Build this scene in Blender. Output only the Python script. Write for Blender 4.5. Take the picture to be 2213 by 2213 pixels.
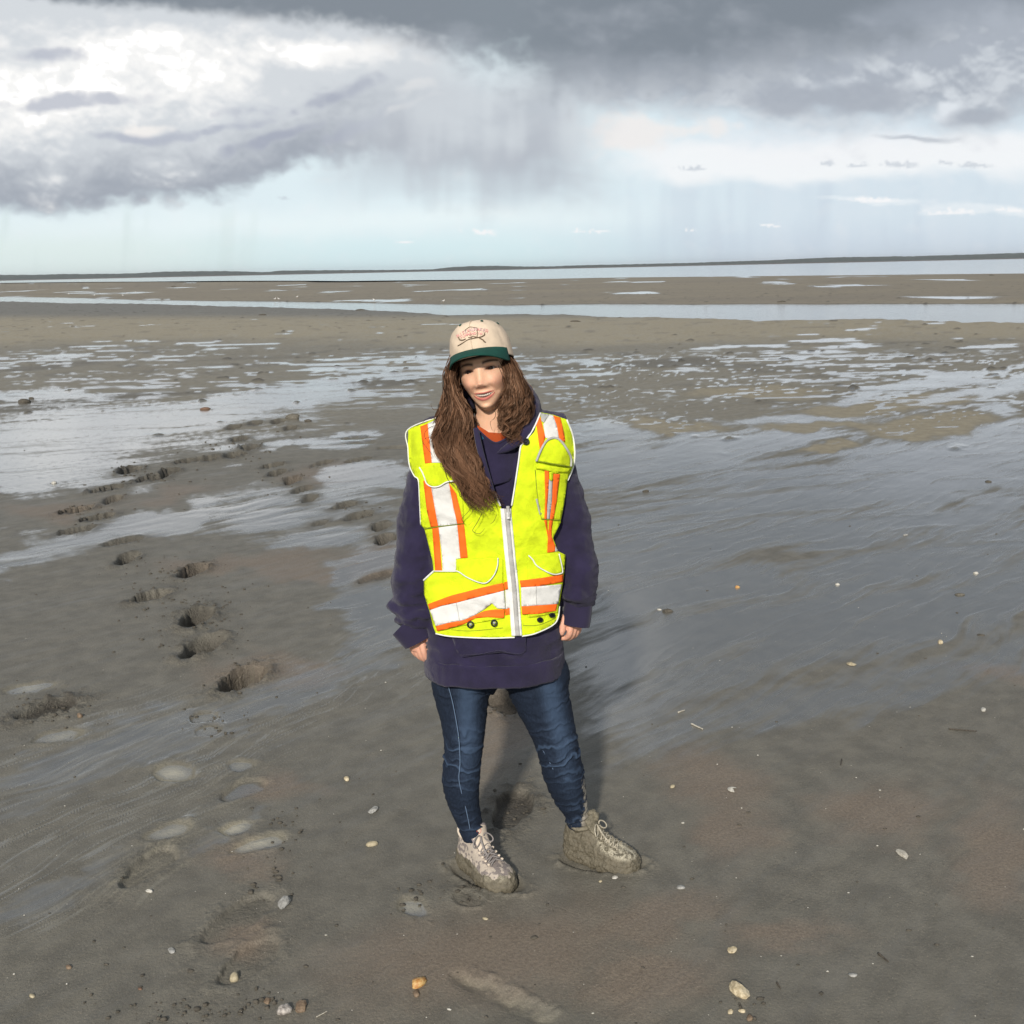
import bpy, bmesh, math, random, time
import numpy as np
from mathutils import Vector, Matrix
from mathutils.geometry import delaunay_2d_cdt

for o in list(bpy.data.objects):
    bpy.data.objects.remove(o)
scene = bpy.context.scene
COL = scene.collection
R = math.radians
rng = np.random.default_rng(7)

# ------------------------------------------------------------------ camera
CAM_H = 1.85
FPX, HALF = 2217.0, 1106.5            # focal length in photo pixels, half frame
PITCH, ROLL = math.atan(524.5 / FPX), R(1.232)
CAM = np.array([0.0, 0.0, CAM_H])
_f = np.array([0, math.cos(PITCH), -math.sin(PITCH)])
_r0 = np.array([1.0, 0, 0]); _u0 = np.array([0, math.sin(PITCH), math.cos(PITCH)])
_r = math.cos(ROLL) * _r0 - math.sin(ROLL) * _u0
_u = math.sin(ROLL) * _r0 + math.cos(ROLL) * _u0
cam_data = bpy.data.cameras.new('camera')
cam_data.sensor_width = 36.0
cam_data.lens = 36.0 * FPX / (2 * HALF)
cam_data.clip_start = 0.05
cam_data.clip_end = 60000.0
cam = bpy.data.objects.new('camera', cam_data)
COL.objects.link(cam)
cam.matrix_world = Matrix(((_r[0], _u[0], -_f[0], 0), (_r[1], _u[1], -_f[1], 0), (_r[2], _u[2], -_f[2], CAM_H), (0, 0, 0, 1)))
scene.camera = cam

# ------------------------------------------------------------------ sun, exposure
SUN_EL, SUN_AZ = 31.0, 12.0           # degrees; azimuth to the left of straight behind the camera
sun_pos = Vector((-math.sin(R(SUN_AZ)) * math.cos(R(SUN_EL)), -math.cos(R(SUN_AZ)) * math.cos(R(SUN_EL)), math.sin(R(SUN_EL))))
sd = bpy.data.lights.new('sun', 'SUN')
sd.energy = 4.1
sd.angle = R(3.0)
sd.color = (1.0, 0.945, 0.86)
so = bpy.data.objects.new('sun', sd)
COL.objects.link(so)
so.rotation_euler = sun_pos.to_track_quat('Z', 'Y').to_euler()
so.location = (0, 0, 30)

scene.view_settings.view_transform = 'Standard'
scene.view_settings.look = 'None'
scene.view_settings.exposure = 0.0
scene.view_settings.gamma = 1.0
scene.view_settings.use_curve_mapping = False
scene.render.engine = 'CYCLES'
scene.cycles.use_denoising = True
scene.cycles.max_bounces = 6
scene.cycles.diffuse_bounces = 3
scene.cycles.glossy_bounces = 3
scene.cycles.transmission_bounces = 3
scene.cycles.volume_bounces = 0
scene.cycles.sample_clamp_indirect = 4.0

# ------------------------------------------------------------------ photo pixel <-> place helpers
def ray(px, py):
    px = np.asarray(px, float); py = np.asarray(py, float)
    return _f * FPX + (px - HALF)[..., None] * _r - (py - HALF)[..., None] * _u
def at(px, py, Y):
    d = ray(px, py)
    return CAM + d * (np.asarray(Y, float) / d[..., 1])[..., None]
def gp(px, py, z=0.0):
    d = ray(px, py)
    return CAM + d * ((z - CAM_H) / d[..., 2])[..., None]
def pix(P):
    v = np.asarray(P, float) - CAM
    dep = np.maximum(v @ _f, 1e-4)
    return HALF + FPX * (v @ _r) / dep, HALF - FPX * (v @ _u) / dep
def azel(px, py):
    d = ray(px, py); d = d / np.linalg.norm(d, axis=-1, keepdims=True)
    return np.degrees(np.arctan2(d[..., 0], d[..., 1])), np.degrees(np.arcsin(d[..., 2]))

# ------------------------------------------------------------------ node helper: arithmetic on sockets
class NT:
    def __init__(self, tree):
        self.t = tree; self.n = tree.nodes; self.l = tree.links
    def node(self, kind, **kw):
        nd = self.n.new(kind)
        for k, v in kw.items(): setattr(nd, k, v)
        return nd
    def set(self, sock, v):
        if isinstance(v, S): self.l.new(v.s, sock)
        elif v is not None: sock.default_value = v
    def math(self, op, a, b=None, c=None, clamp=False):
        nd = self.node('ShaderNodeMath', operation=op, use_clamp=clamp)
        for i, v in enumerate((a, b, c)):
            if v is not None: self.set(nd.inputs[i], v)
        return S(self, nd.outputs[0])
    def vec(self, x, y, z):
        nd = self.node('ShaderNodeCombineXYZ')
        for i, v in enumerate((x, y, z)): self.set(nd.inputs[i], v)
        return S(self, nd.outputs[0])
    def sep(self, v):
        nd = self.node('ShaderNodeSeparateXYZ'); self.set(nd.inputs[0], v)
        return [S(self, o) for o in nd.outputs]
    def noise(self, v, scale=1.0, detail=4.0, rough=0.55, lac=2.0, dist=0.0, color=False):
        nd = self.node('ShaderNodeTexNoise')
        if v is not None: self.set(nd.inputs['Vector'], v)
        nd.inputs['Scale'].default_value = scale; nd.inputs['Detail'].default_value = detail
        nd.inputs['Roughness'].default_value = rough; nd.inputs['Lacunarity'].default_value = lac
        nd.inputs['Distortion'].default_value = dist
        return S(self, nd.outputs['Color' if color else 'Fac'])
    def step(self, v, lo, hi, a=0.0, b=1.0, smooth=True):
        nd = self.node('ShaderNodeMapRange', interpolation_type='SMOOTHSTEP' if smooth else 'LINEAR')
        for i, q in enumerate((v, lo, hi, a, b)): self.set(nd.inputs[i], q)
        return S(self, nd.outputs[0])
    def mix(self, f, a, b, mode='MIX'):
        nd = self.node('ShaderNodeMix', data_type='RGBA', blend_type=mode)
        self.set(nd.inputs[0], f)
        for i, q in ((6, a), (7, b)):
            self.set(nd.inputs[i], q if isinstance(q, S) else (*q[:3], 1.0))
        return S(self, nd.outputs[2])
    def attr(self, name, out='Fac'):
        nd = self.node('ShaderNodeAttribute'); nd.attribute_name = name
        return S(self, nd.outputs[out])
class S:
    def __init__(self, nt, s): self.nt = nt; self.s = s
    def __add__(self, o): return self.nt.math('ADD', self, o)
    __radd__ = __add__
    def __sub__(self, o): return self.nt.math('SUBTRACT', self, o)
    def __rsub__(self, o): return self.nt.math('SUBTRACT', o, self)
    def __mul__(self, o): return self.nt.math('MULTIPLY', self, o)
    __rmul__ = __mul__
    def __truediv__(self, o): return self.nt.math('DIVIDE', self, o)
    def max(self, o): return self.nt.math('MAXIMUM', self, o)
    def min(self, o): return self.nt.math('MINIMUM', self, o)

# ------------------------------------------------------------------ numpy gradient noise
_pr = np.random.default_rng(11)
_PERM = np.concatenate([_pr.permutation(256)] * 3)
_GA = _pr.random(256) * 2 * np.pi
_GX, _GY = np.cos(_GA), np.sin(_GA)
_G3 = _pr.normal(size=(256, 3)); _G3 /= np.linalg.norm(_G3, axis=1)[:, None]
def perlin(x, y):
    xi = np.floor(x).astype(np.int64); yi = np.floor(y).astype(np.int64)
    xf = x - xi; yf = y - yi; xi &= 255; yi &= 255
    u = xf * xf * xf * (xf * (xf * 6 - 15) + 10); v = yf * yf * yf * (yf * (yf * 6 - 15) + 10)
    def g(ix, iy, fx, fy):
        h = _PERM[_PERM[ix] + iy]
        return _GX[h] * fx + _GY[h] * fy
    a = g(xi, yi, xf, yf); b = g(xi + 1, yi, xf - 1, yf); c = g(xi, yi + 1, xf, yf - 1); d = g(xi + 1, yi + 1, xf - 1, yf - 1)
    return 1.5 * ((a + (b - a) * u) + ((c + (d - c) * u) - (a + (b - a) * u)) * v)
def fbm(x, y, octv=4, gain=0.5, lac=2.03, seed=0.0):
    s = 0.0; a = 1.0; t = 0.0
    x = np.asarray(x, float) + seed * 17.31; y = np.asarray(y, float) + seed * 9.77
    for i in range(octv):
        s = s + a * perlin(x, y); t += a
        a *= gain; x = x * lac + 13.7; y = y * lac + 5.3
    return s / t
def perlin3(x, y, z):
    xi, yi, zi = (np.floor(q).astype(np.int64) for q in (x, y, z))
    xf, yf, zf = x - xi, y - yi, z - zi
    xi &= 255; yi &= 255; zi &= 255
    u, v, w_ = (q * q * q * (q * (q * 6 - 15) + 10) for q in (xf, yf, zf))
    def g(i, j, k):
        h = _PERM[_PERM[_PERM[xi + i] + yi + j] + zi + k]
        q = _G3[h]
        return q[..., 0] * (xf - i) + q[..., 1] * (yf - j) + q[..., 2] * (zf - k)
    def L(a, b, t): return a + (b - a) * t
    return 1.5 * L(L(L(g(0, 0, 0), g(1, 0, 0), u), L(g(0, 1, 0), g(1, 1, 0), u), v),
                   L(L(g(0, 0, 1), g(1, 0, 1), u), L(g(0, 1, 1), g(1, 1, 1), u), v), w_)
def fbm3(p, octv=4, gain=0.5, lac=2.03, seed=0.0):
    s = 0.0; a = 1.0; t = 0.0
    q = np.asarray(p, float) + seed * 11.3
    for i in range(octv):
        s = s + a * perlin3(q[..., 0], q[..., 1], q[..., 2]); t += a
        a *= gain; q = q * lac + 7.7
    return s / t
def sst(x, a, b):
    t = np.clip((x - a) / (b - a), 0, 1)
    return t * t * (3 - 2 * t)
def srgb(*c):
    c = np.array(c, float) / 255.0
    return np.where(c <= 0.04045, c / 12.92, ((c + 0.055) / 1.055) ** 2.4)
# ------------------------------------------------------------------ cloud radiance as a function of direction
KD = 1.1454
def cloud_sky(d):
    """d: (...,3) unit directions -> linear radiance of the broken rain clouds and the pale air under them."""
    elv = np.degrees(np.arcsin(np.clip(d[..., 2], -1, 1)))
    azm = np.degrees(np.arctan2(d[..., 0], d[..., 1]))
    # a tangent-plane chart of the sky ahead, in units of photo width / 1932
    X0, Y0 = pix(CAM + np.where((d[..., 1] > 0.25)[..., None], d, np.array([0.96, 0.26, 0.1])) * 1e4)
    X0 = X0 / KD; Y0 = Y0 / KD
    front = sst(d[..., 1], 0.55, 0.8) * (1 - sst(elv, 17, 24))
    wx = fbm(X0 / 150, Y0 / 100, 3, seed=1); wy = fbm(X0 / 150, Y0 / 100, 3, seed=2)
    X = X0 + wx * 44; Y = Y0 + wy * 24
    XB = X0 + wx * 12; YB = Y0 + wy * 8
    b1 = fbm(XB / 150, YB / 80, 6, 0.5, seed=3)
    b2 = fbm(XB / 62, YB / 46, 6, 0.5, seed=4) * 0.8 + (np.abs(fbm(XB / 54, YB / 42, 4, 0.48, seed=8)) - 0.2) * 0.9
    up = fbm(XB / 62, (YB - 8) / 46, 6, 0.5, seed=4) * 0.8 + (np.abs(fbm(XB / 54, (YB - 8) / 42, 4, 0.48, seed=8)) - 0.2) * 0.9
    lit = np.clip((b2 - up) * 1.1, -1, 1)                      # sunlit upper edges of the lumps
    strk = fbm(X0 / 34, Y0 / 300, 2, seed=5) * 0.45 + fbm(X0 / 110 + Y0 / 900, Y0 / 500, 3, seed=6)
    def mixc(c, m, k): return c + (k - c) * np.clip(m, 0, 1)[..., None]
    def G(cx, cy, rx, ry, rot=0, warp=True):
        xx, yy = (X, Y) if warp else (X0, Y0)
        a = R(rot); dx = xx - cx; dy = -(yy - cy)
        p = (dx * math.cos(a) + dy * math.sin(a)) / rx; q = (dy * math.cos(a) - dx * math.sin(a)) / ry
        return np.exp(-(p * p + q * q))
    # pale clear air
    left = srgb(228, 242, 240); mid = srgb(220, 242, 246); right = srgb(210, 223, 235)
    t = sst(X0, 150, 700)[..., None]; c = left + (mid - left) * t
    t = sst(X0, 900, 1500)[..., None]; c = c + (right - c) * t
    hi = srgb(226, 240, 246)
    c = mixc(c, sst(-Y0, -470, -400) * (0.85 - 0.45 * sst(X0, 1000, 1500)), hi)
    c = mixc(c, 0.75 * G(450, 425, 500, 26) + 0.7 * G(900, 400, 300, 22), srgb(238, 250, 252))
    # rain shafts in the distance
    c = mixc(c, sst(strk, -0.1, 0.45) * 0.38 * sst(X0, 950, 1350) * sst(Y0, 300, 370) , srgb(198, 210, 224))
    c = mixc(c, sst(-strk, 0.0, 0.4) * 0.25 * sst(X0, 900, 1300) * sst(Y0, 290, 360), srgb(224, 233, 241))
    c = mixc(c, sst(strk, -0.1, 0.4) * 0.5 * (1 - sst(X0, 250, 650)) * sst(Y0, 370, 420), srgb(208, 224, 222))
    # bright bank on the right, above the shafts
    c = mixc(c, 0.95 * sst(np.exp(-((Y - 300 + 0.02 * (X - 1500)) / 46) ** 2) * sst(X0, 1020, 1330) + b1 * 0.5, 0.25, 0.85), srgb(246, 249, 251))
    c = mixc(c, (0.9 * G(1600, 275, 420, 34) + b2 * 0.3) * (0.8 + lit * 0.4), srgb(244, 246, 249))
    c = mixc(c, 0.6 * sst(G(1900, 400, 200, 14) + G(1640, 378, 110, 7) + b2 * 0.4, 0.3, 0.8), srgb(240, 246, 250))
    # ---- great grey mass of the right half
    e2 = np.interp(X, [1000, 1100, 1200, 1300, 1400, 1500, 1600, 1750, 1850, 1932, 2300], [330, 225, 222, 226, 236, 250, 262, 240, 252, 248, 240])
    f = (e2 - Y) / 26 + b1 * 2.2 + b2 * 1.4
    m = sst(f, -1.2, 2.6) * sst(X, 930, 1130)
    g = srgb(170, 177, 188) + (srgb(206, 212, 219) - srgb(170, 177, 188)) * sst(b1 * 1.1 + b2 * 0.7 + lit * 0.5 + (Y - 150) / 400, -0.35, 0.6)[..., None]
    c = mixc(c, m * 0.95, g)
    c = mixc(c, 0.95 * sst(G(1190, 255, 90, 42) + 0.8 * G(1340, 243, 90, 18) + b2 * 0.5 + b1 * 0.3, 0.25, 0.9), srgb(241, 239, 238))
    c = mixc(c, 0.9 * sst(G(1790, 205, 50, 34) + 0.6 * G(1560, 165, 90, 20) + 0.6 * G(1650, 120, 150, 22, -12) + b2 * 0.6, 0.2, 1.1), srgb(228, 234, 240))
    c = mixc(c, 0.85 * sst(G(1500, 190, 90, 40) + G(1640, 190, 80, 40) + G(1850, 215, 90, 22) + G(1720, 262, 80, 9) + b1 * 0.6, 0.3, 0.9), srgb(170, 177, 188))
    # ---- bank of the left half: white where the sun strikes it, slate where it hangs
    e1 = np.interp(X, [-300, 0, 150, 300, 400, 470, 540, 620, 700, 800, 870, 940], [402, 400, 400, 388, 378, 352, 322, 304, 290, 268, 240, 160])
    f = (e1 - Y) / 18 + b2 * 1.5
    m = sst(f, -1.0, 1.6) * (1 - sst(X, 800, 920))
    low = srgb(165, 172, 183); up_ = srgb(214, 219, 224)
    h = (e1 - Y) / 130
    g = low + (up_ - low) * sst(h + b1 * 0.5 + b2 * 0.22 + lit * 0.12, 0.12, 1.05)[..., None]
    g = mixc(g, sst(G(200, 125, 300, 95) * 1.0 + G(40, 225, 160, 60) * 0.75 + 0.75 * G(600, 95, 190, 36) + b1 * 0.75 + b2 * 0.55 + lit * 0.12, 0.16, 1.12), srgb(255, 254, 252))
    g = mixc(g, 0.75 * sst(G(260, 258, 90, 16) + G(190, 180, 130, 18) * 0.9 + G(60, 195, 90, 20) + G(90, 110, 90, 26) + 0.8 * G(470, 205, 120, 20, 8) + G(430, 245, 90, 14, 10) + b2 * 0.6, 0.45, 1.0), srgb(176, 182, 197))
    g = mixc(g, 0.85 * sst(G(640, 178, 150, 26, 14) + G(520, 262, 140, 18, 14) + G(700, 232, 120, 16, 26) + b2 * 0.55 + b1 * 0.3, 0.4, 1.0), srgb(166, 172, 188))
    g = mixc(g, 0.8 * sst(G(270, 240, 60, 18) + 0.85 * G(780, 165, 60, 18, 20) + 0.8 * G(760, 205, 90, 9, 24) + b2 * 0.5, 0.45, 0.95), srgb(250, 246, 242))
    c = mixc(c, m, g)
    # ---- rain curtain in the middle
    m = sst(X0 + b1 * 90, 560, 800) * (1 - sst(X0 + b1 * 80, 1010, 1190)) * (1 - sst(Y0 + strk * 46 + b1 * 50 + 0.0 * X0, 300, 425)) * sst(Y0, 60, 200)
    g = srgb(208, 214, 220) + (srgb(184, 190, 199) - srgb(208, 214, 220)) * sst(strk * 0.7 + b1 * 0.6 + (Y0 - 250) / 300 + 0.0, -0.4, 0.55)[..., None]
    c = mixc(c, m * 0.93, g)
    c = mixc(c, 0.35 * G(985, 335, 100, 48), srgb(172, 178, 189))
    # ---- dark deck overhead
    e3 = np.interp(X0, [-400, 0, 60, 250, 520, 680, 760, 900, 1050, 1300, 1500, 1700, 1850, 1932, 2300], [-120, -45, -2, 16, 34, 56, 74, 118, 168, 165, 125, 84, 40, 14, -20])
    sf = np.interp(X0, [0, 500, 800, 1000, 1932], [9, 12, 24, 42, 40])
    f = (e3 - Y0) / sf + b2 * np.interp(X0, [0, 800, 1000], [1.9, 1.7, 1.2]) + b1 * 0.9 + strk * np.interp(X0, [700, 1000], [0, 0.5])
    m = sst(f, -1.3, 1.6)
    g = srgb(128, 137, 147) + (srgb(156, 163, 173) - srgb(128, 137, 147)) * sst(b1 * 1.0 + b2 * 0.35 + (Y0 - 60) / 150, -0.35, 0.9)[..., None]
    g = mixc(g, 0.7 * sst(G(1800, 30, 220, 60) + b1 * 0.5, 0.2, 1.0), srgb(160, 168, 180))
    c = mixc(c, m * 0.96, g)
    # ---- scraps
    pb = fbm(X0 / 13, Y0 / 8, 3, 0.6, seed=9)
    def puff(lst, amp, colr, c):
        f = 0
        for (cx, cy, rx, ry) in lst:
            a = ((X0 + wx * 16 + pb * 16 - cx) / rx); b = ((Y0 + wy * 6 + pb * 7 - cy) / ry)
            f = np.maximum(f, np.exp(-(a * a + np.where(b > 0, b * b * 3, b * b))))
        return mixc(c, amp * sst(f + (b2 * 0.35 + pb * 0.5) * (f > 0.02), 0.25, 0.85), colr)
    c = puff([(1310, 319, 26, 6), (1562, 308, 15, 8), (1612, 312, 30, 5), (1700, 312, 42, 7), (1790, 309, 18, 5), (1845, 314, 36, 7), (540, 376, 10, 3)], 0.6, srgb(190, 199, 210), c)
    c = puff([(915, 441, 26, 8), (760, 457, 24, 4), (1455, 425, 20, 5), (1640, 378, 60, 6), (1120, 437, 34, 4), (1085, 435, 14, 4), (1300, 436, 12, 4), (1800, 404, 50, 6), (1905, 398, 40, 6)], 0.9, srgb(252, 252, 253), c)
    # ---- the rest of the sky: the same deck, broken, with bright edges and pale gaps
    q = d * np.array([1, 1, 1.9])
    r1 = fbm3(q * 2.6, 5, 0.52, seed=1); r2 = fbm3(q * 7.0, 5, 0.55, seed=2)
    rest = srgb(128, 137, 148) + (srgb(170, 178, 188) - srgb(128, 137, 148)) * sst(r1 + r2 * 0.5, -0.25, 0.45)[..., None]
    rest = mixc(rest, 0.85 * sst(r1 * 1.1 + r2 * 0.4, 0.06, 0.36), srgb(246, 248, 250))
    rest = mixc(rest, (1 - sst(elv, 2, 14)) * 0.75, srgb(214, 228, 236))
    gap = sst(-r1 - r2 * 0.3, 0.16, 0.34) * (1 - front)
    out = rest + (c - rest) * front[..., None]
    lum = out @ np.array([0.3, 0.6, 0.1])
    out = out * (1 + 0.6 * sst(lum, 0.95, 1.04) * (X0 < 800) * sst(elv, 4, 7))[..., None]           # sunlit cloud is brighter than display white
    return out, gap
# ------------------------------------------------------------------ world: Nishita sky behind the clouds
def dirs_for(w_, h_, u0, u1, v0, v1):
    u = u0 + (np.arange(w_) + 0.5) / w_ * (u1 - u0); v = v0 + (np.arange(h_) + 0.5) / h_ * (v1 - v0)
    u, v = np.meshgrid(u, v)
    ph = -(u - 0.5) * 2 * np.pi; th = (v - 0.5) * np.pi
    return np.stack([np.cos(th) * np.cos(ph), np.cos(th) * np.sin(ph), np.sin(th)], -1)
EW, EH, EL = 4096, 2048, 4
def sky_img():
    buf = np.ones((EH, EW, 4), np.float32)
    d = dirs_for(EW // EL, EH // EL, 0, 1, 0, 1)
    d[..., 2] = np.maximum(d[..., 2], 0.004)
    d /= np.linalg.norm(d, axis=-1, keepdims=True)
    c, g = cloud_sky(d)
    buf[..., :3] = np.repeat(np.repeat(c, EL, 0), EL, 1); buf[..., 3] = np.repeat(np.repeat(g, EL, 0), EL, 1)
    # the sky ahead again at full resolution (same function)
    a0, a1 = int(EW * 0.12), int(EW * 0.38)
    b0, b1 = int(EH * 0.5) - 4, int(EH * 0.70)
    d = dirs_for(a1 - a0, b1 - b0, a0 / EW, a1 / EW, b0 / EH, b1 / EH)
    d[..., 2] = np.maximum(d[..., 2], 0.001)
    d /= np.linalg.norm(d, axis=-1, keepdims=True)
    c, g = cloud_sky(d)
    buf[b0:b1, a0:a1, :3] = c; buf[b0:b1, a0:a1, 3] = g
    img = bpy.data.images.new('cloud_radiance', EW, EH, alpha=True, float_buffer=True)
    img.colorspace_settings.name = 'Linear Rec.709'
    img.alpha_mode = 'CHANNEL_PACKED'
    img.pixels.foreach_set(buf.ravel())
    img.update(); img.pack()
    return img
world = bpy.data.worlds.new('World')
scene.world = world
world.use_nodes = True
world.node_tree.nodes.clear()
w = NT(world.node_tree)
sky = w.node('ShaderNodeTexSky', sky_type='NISHITA', sun_disc=False)
sky.sun_elevation = R(SUN_EL)
sky.sun_rotation = math.atan2(sun_pos.x, sun_pos.y)
sky.altitude = 0.0; sky.air_density = 1.0; sky.dust_density = 1.6; sky.ozone_density = 1.0
env = w.node('ShaderNodeTexEnvironment')
env.image = sky_img(); env.interpolation = 'Linear'
bgc = w.node('ShaderNodeBackground'); w.l.new(env.outputs['Color'], bgc.inputs[0]); bgc.inputs[1].default_value = 1.0
bgs = w.node('ShaderNodeBackground'); w.l.new(sky.outputs[0], bgs.inputs[0]); bgs.inputs[1].default_value = 0.10
ms = w.node('ShaderNodeMixShader')
dvec = S(w, w.node('ShaderNodeTexCoord').outputs['Generated'])
dxs, dys, dzs = w.sep(dvec)
gapn = w.step(w.noise(w.vec(dxs, dys, dzs * 1.9), 2.6, 3.0, 0.5), 0.58, 0.72) * w.step(dzs - dys * 0.5, -0.1, 0.35)      # breaks in the cloud overhead and behind
w.set(ms.inputs[0], gapn * 0.85); w.l.new(bgc.outputs[0], ms.inputs[1]); w.l.new(bgs.outputs[0], ms.inputs[2])
w.l.new(ms.outputs[0], w.node('ShaderNodeOutputWorld').inputs[0])
world.cycles.sampling_method = 'MANUAL'
world.cycles.sample_map_resolution = 1024
# ------------------------------------------------------------------ mesh helpers
def tag(o, label=None, cat=None, group=None, kind=None):
    if label: o['label'] = label
    if cat: o['category'] = cat
    if group: o['group'] = group
    if kind: o['kind'] = kind
    return o
def mesh_obj(name, V, F, mat=None, parent=None, smooth=True):
    me = bpy.data.meshes.new(name)
    V = np.asarray(V, np.float32)
    if isinstance(F, np.ndarray):
        n, k = F.shape
        me.vertices.add(len(V)); me.vertices.foreach_set('co', V.ravel())
        me.loops.add(n * k); me.loops.foreach_set('vertex_index', F.ravel().astype(np.int32))
        me.polygons.add(n)
        me.polygons.foreach_set('loop_start', np.arange(0, n * k, k, dtype=np.int32))
        me.update(calc_edges=True); me.validate()
    else:
        me.from_pydata([tuple(map(float, v)) for v in V], [], F); me.update()
    if smooth: me.polygons.foreach_set('use_smooth', np.ones(len(me.polygons), bool))
    if mat: me.materials.append(mat)
    o = bpy.data.objects.new(name, me)
    COL.objects.link(o)
    if parent: o.parent = parent
    return o
def set_attr(me, name, arr, kind='FLOAT'):
    a = me.attributes.new(name, kind, 'POINT')
    a.data.foreach_set('value' if kind == 'FLOAT' else 'color', np.asarray(arr, np.float32).ravel())
def grid_faces(nr, nc, wrap=False):
    i = np.arange(nr - 1)[:, None] * nc; j = np.arange(nc if wrap else nc - 1)[None]
    j2 = (j + 1) % nc
    return np.stack([(i + j), (i + j2), (i + nc + j2), (i + nc + j)], -1).reshape(-1, 4)
def material(name):
    m = bpy.data.materials.new(name); m.use_nodes = True
    t = NT(m.node_tree)
    bsdf = m.node_tree.nodes['Principled BSDF']
    return m, t, bsdf
def bump(t, h, strength=0.5, dist=0.01, normal=None):
    b = t.node('ShaderNodeBump'); b.inputs['Strength'].default_value = strength; b.inputs['Distance'].default_value = dist
    t.set(b.inputs['Height'], h)
    if normal is not None: t.l.new(normal.s, b.inputs['Normal'])
    return S(t, b.outputs[0])

# ------------------------------------------------------------------ ground sheet: mudflat with footprints, channel and sea bed
def line_t(pts, z=0.0):
    """photo-pixel polyline on the ground -> (tangent of azimuth, distance y)"""
    P = np.array(pts, float); g = gp(P[:, 0], P[:, 1], z)
    t = g[:, 0] / g[:, 1]; o = np.argsort(t)
    return t[o], g[o, 1]
WATER_Z = -0.035
CH_NEAR = line_t([(0, 651), (153, 655), (306, 656), (460, 661), (613, 664), (740, 668), (855, 672), (970, 680), (1100, 678), (1238, 680), (1315, 684), (1468, 686), (1655, 692), (1778, 688), (1932, 688), (2047, 694), (2213, 695)])
CH_FAR = line_t([(0, 641), (191, 644), (306, 648), (460, 650), (613, 651), (740, 653), (885, 656), (1085, 659), (1303, 656), (1470, 657), (1700, 656), (2000, 656), (2213, 655)])
SEA_NEAR = line_t([(0, 611), (300, 608), (740, 606), (1106, 602), (1480, 598), (1850, 594), (2213, 590)])

NC = 700
tc = np.linspace(-0.585, 0.585, NC)
to = np.geomspace(0.60, 9.0, 36)
T = np.concatenate([-to[::-1], tc, to]); NCT = len(T)
dep = np.radians(np.concatenate([np.linspace(44.5, 3.0, 640), np.geomspace(2.985, 0.55, 190)[1:]]))
ys = np.concatenate([[-6000, -800, -120, -25, -8, -3, -1.4, -0.6, 0.0, 0.5, 0.9, 1.2, 1.4, 1.6, 1.75], CAM_H / np.tan(dep), [230, 300, 450, 800, 1600, 3200, 6500, 12000]])
NR = len(ys)
gx = (np.abs(ys)[:, None] + 0.0 + 0.02) * T[None] ; gy = np.repeat(ys[:, None], NCT, 1)
near = np.abs(ys)[:, None] < 1.2
gx = np.where(near, (1.22) * T[None], gx)
gx = np.clip(gx, -15000, 15000)
PX, PY = pix(np.stack([gx, gy, np.zeros_like(gx)], -1))
infr = gy > 1.0
DX, DY = PX / KD, PY / KD                                   # photo chart / 1932 of each ground point (a map made once, then fixed to the ground)
DX = np.where(infr, DX, -5000); DY = np.where(infr, DY, 5000)
_wa = fbm(DX / 150, DY / 60, 4, 0.55, seed=15); _wb = fbm(DX / 150, DY / 60, 4, 0.55, seed=16)
DXW = DX + 75 * _wa; DYW = DY + 26 * _wb * np.clip((DY - 590) / 200, 0, 1.6)
dist = np.hypot(gx, gy)
_m1 = fbm(gx / 0.7, gy / 0.7, 3, seed=17); _m2 = fbm(gx / 2.4, gy / 2.4, 3, seed=18)
def along(ang, lu, lv, octv=4, seed=0, gain=0.5):
    a = R(ang); u = gx * math.sin(a) + gy * math.cos(a); v = gx * math.cos(a) - gy * math.sin(a) + 0.10 * _m1 + 0.22 * _m2
    return fbm(u / lu, v / lv, octv, gain, seed=seed)
w1 = fbm(gx / 0.9, gy / 0.9, 4, seed=21); w2 = fbm(gx / 3.2, gy / 3.2, 4, seed=22); w3 = fbm(gx / 9.0, gy / 14.0, 4, seed=23)
fine = fbm(gx / 0.22, gy / 0.22, 4, 0.55, seed=24)
rill = along(42 + 0, 1.5, 0.11, 4, 31); rill2 = along(47, 0.8, 0.045, 3, 32); rill3 = along(60, 4.0, 0.5, 4, 33)
def E(cx, cy, rx, ry, rot=0):
    a = R(rot); dx = DXW - cx; dy = -(DYW - cy)
    p = (dx * math.cos(a) + dy * math.sin(a)) / rx; q = (dy * math.cos(a) - dx * math.sin(a)) / ry
    return 1 - np.sqrt(p * p + q * q)
def U(*e):
    r = e[0]
    for q in e[1:]: r = np.maximum(r, q)
    return r
warp = w1 * 0.35 + w2 * 0.35
# --- wet film (0 dull damp mud .. 1 standing film)
WL = U(E(180, 815, 420, 62, 4), E(60, 880, 260, 50, 0), E(420, 765, 260, 26, 6), E(560, 745, 160, 26, 12), E(640, 830, 90, 18, 10), E(60, 745, 200, 14),
       E(70, 1040, 200, 42, 8), E(300, 990, 230, 26, 12), E(540, 960, 190, 52, 6), E(640, 1005, 140, 34, 6), E(690, 890, 80, 34, 0), E(700, 1120, 90, 90, 0),
       E(700, 1010, 90, 60), E(480, 850, 90, 16, 10))
WR = U(E(1350, 845, 330, 50, 10), E(1150, 870, 160, 90), E(1620, 760, 230, 16, 12), E(1500, 800, 150, 24, 12), E(1800, 880, 330, 75, 6), E(1400, 950, 420, 90, 6),
       E(1800, 1030, 420, 120, 4), E(1300, 1090, 260, 150, 0), E(1650, 1180, 420, 130, 4), E(1280, 1230, 200, 160, 0), E(1890, 730, 130, 20, 14), E(1640, 765, 90, 10, 24), E(1780, 720, 160, 9, 14), E(1880, 775, 40, 16))
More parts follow.
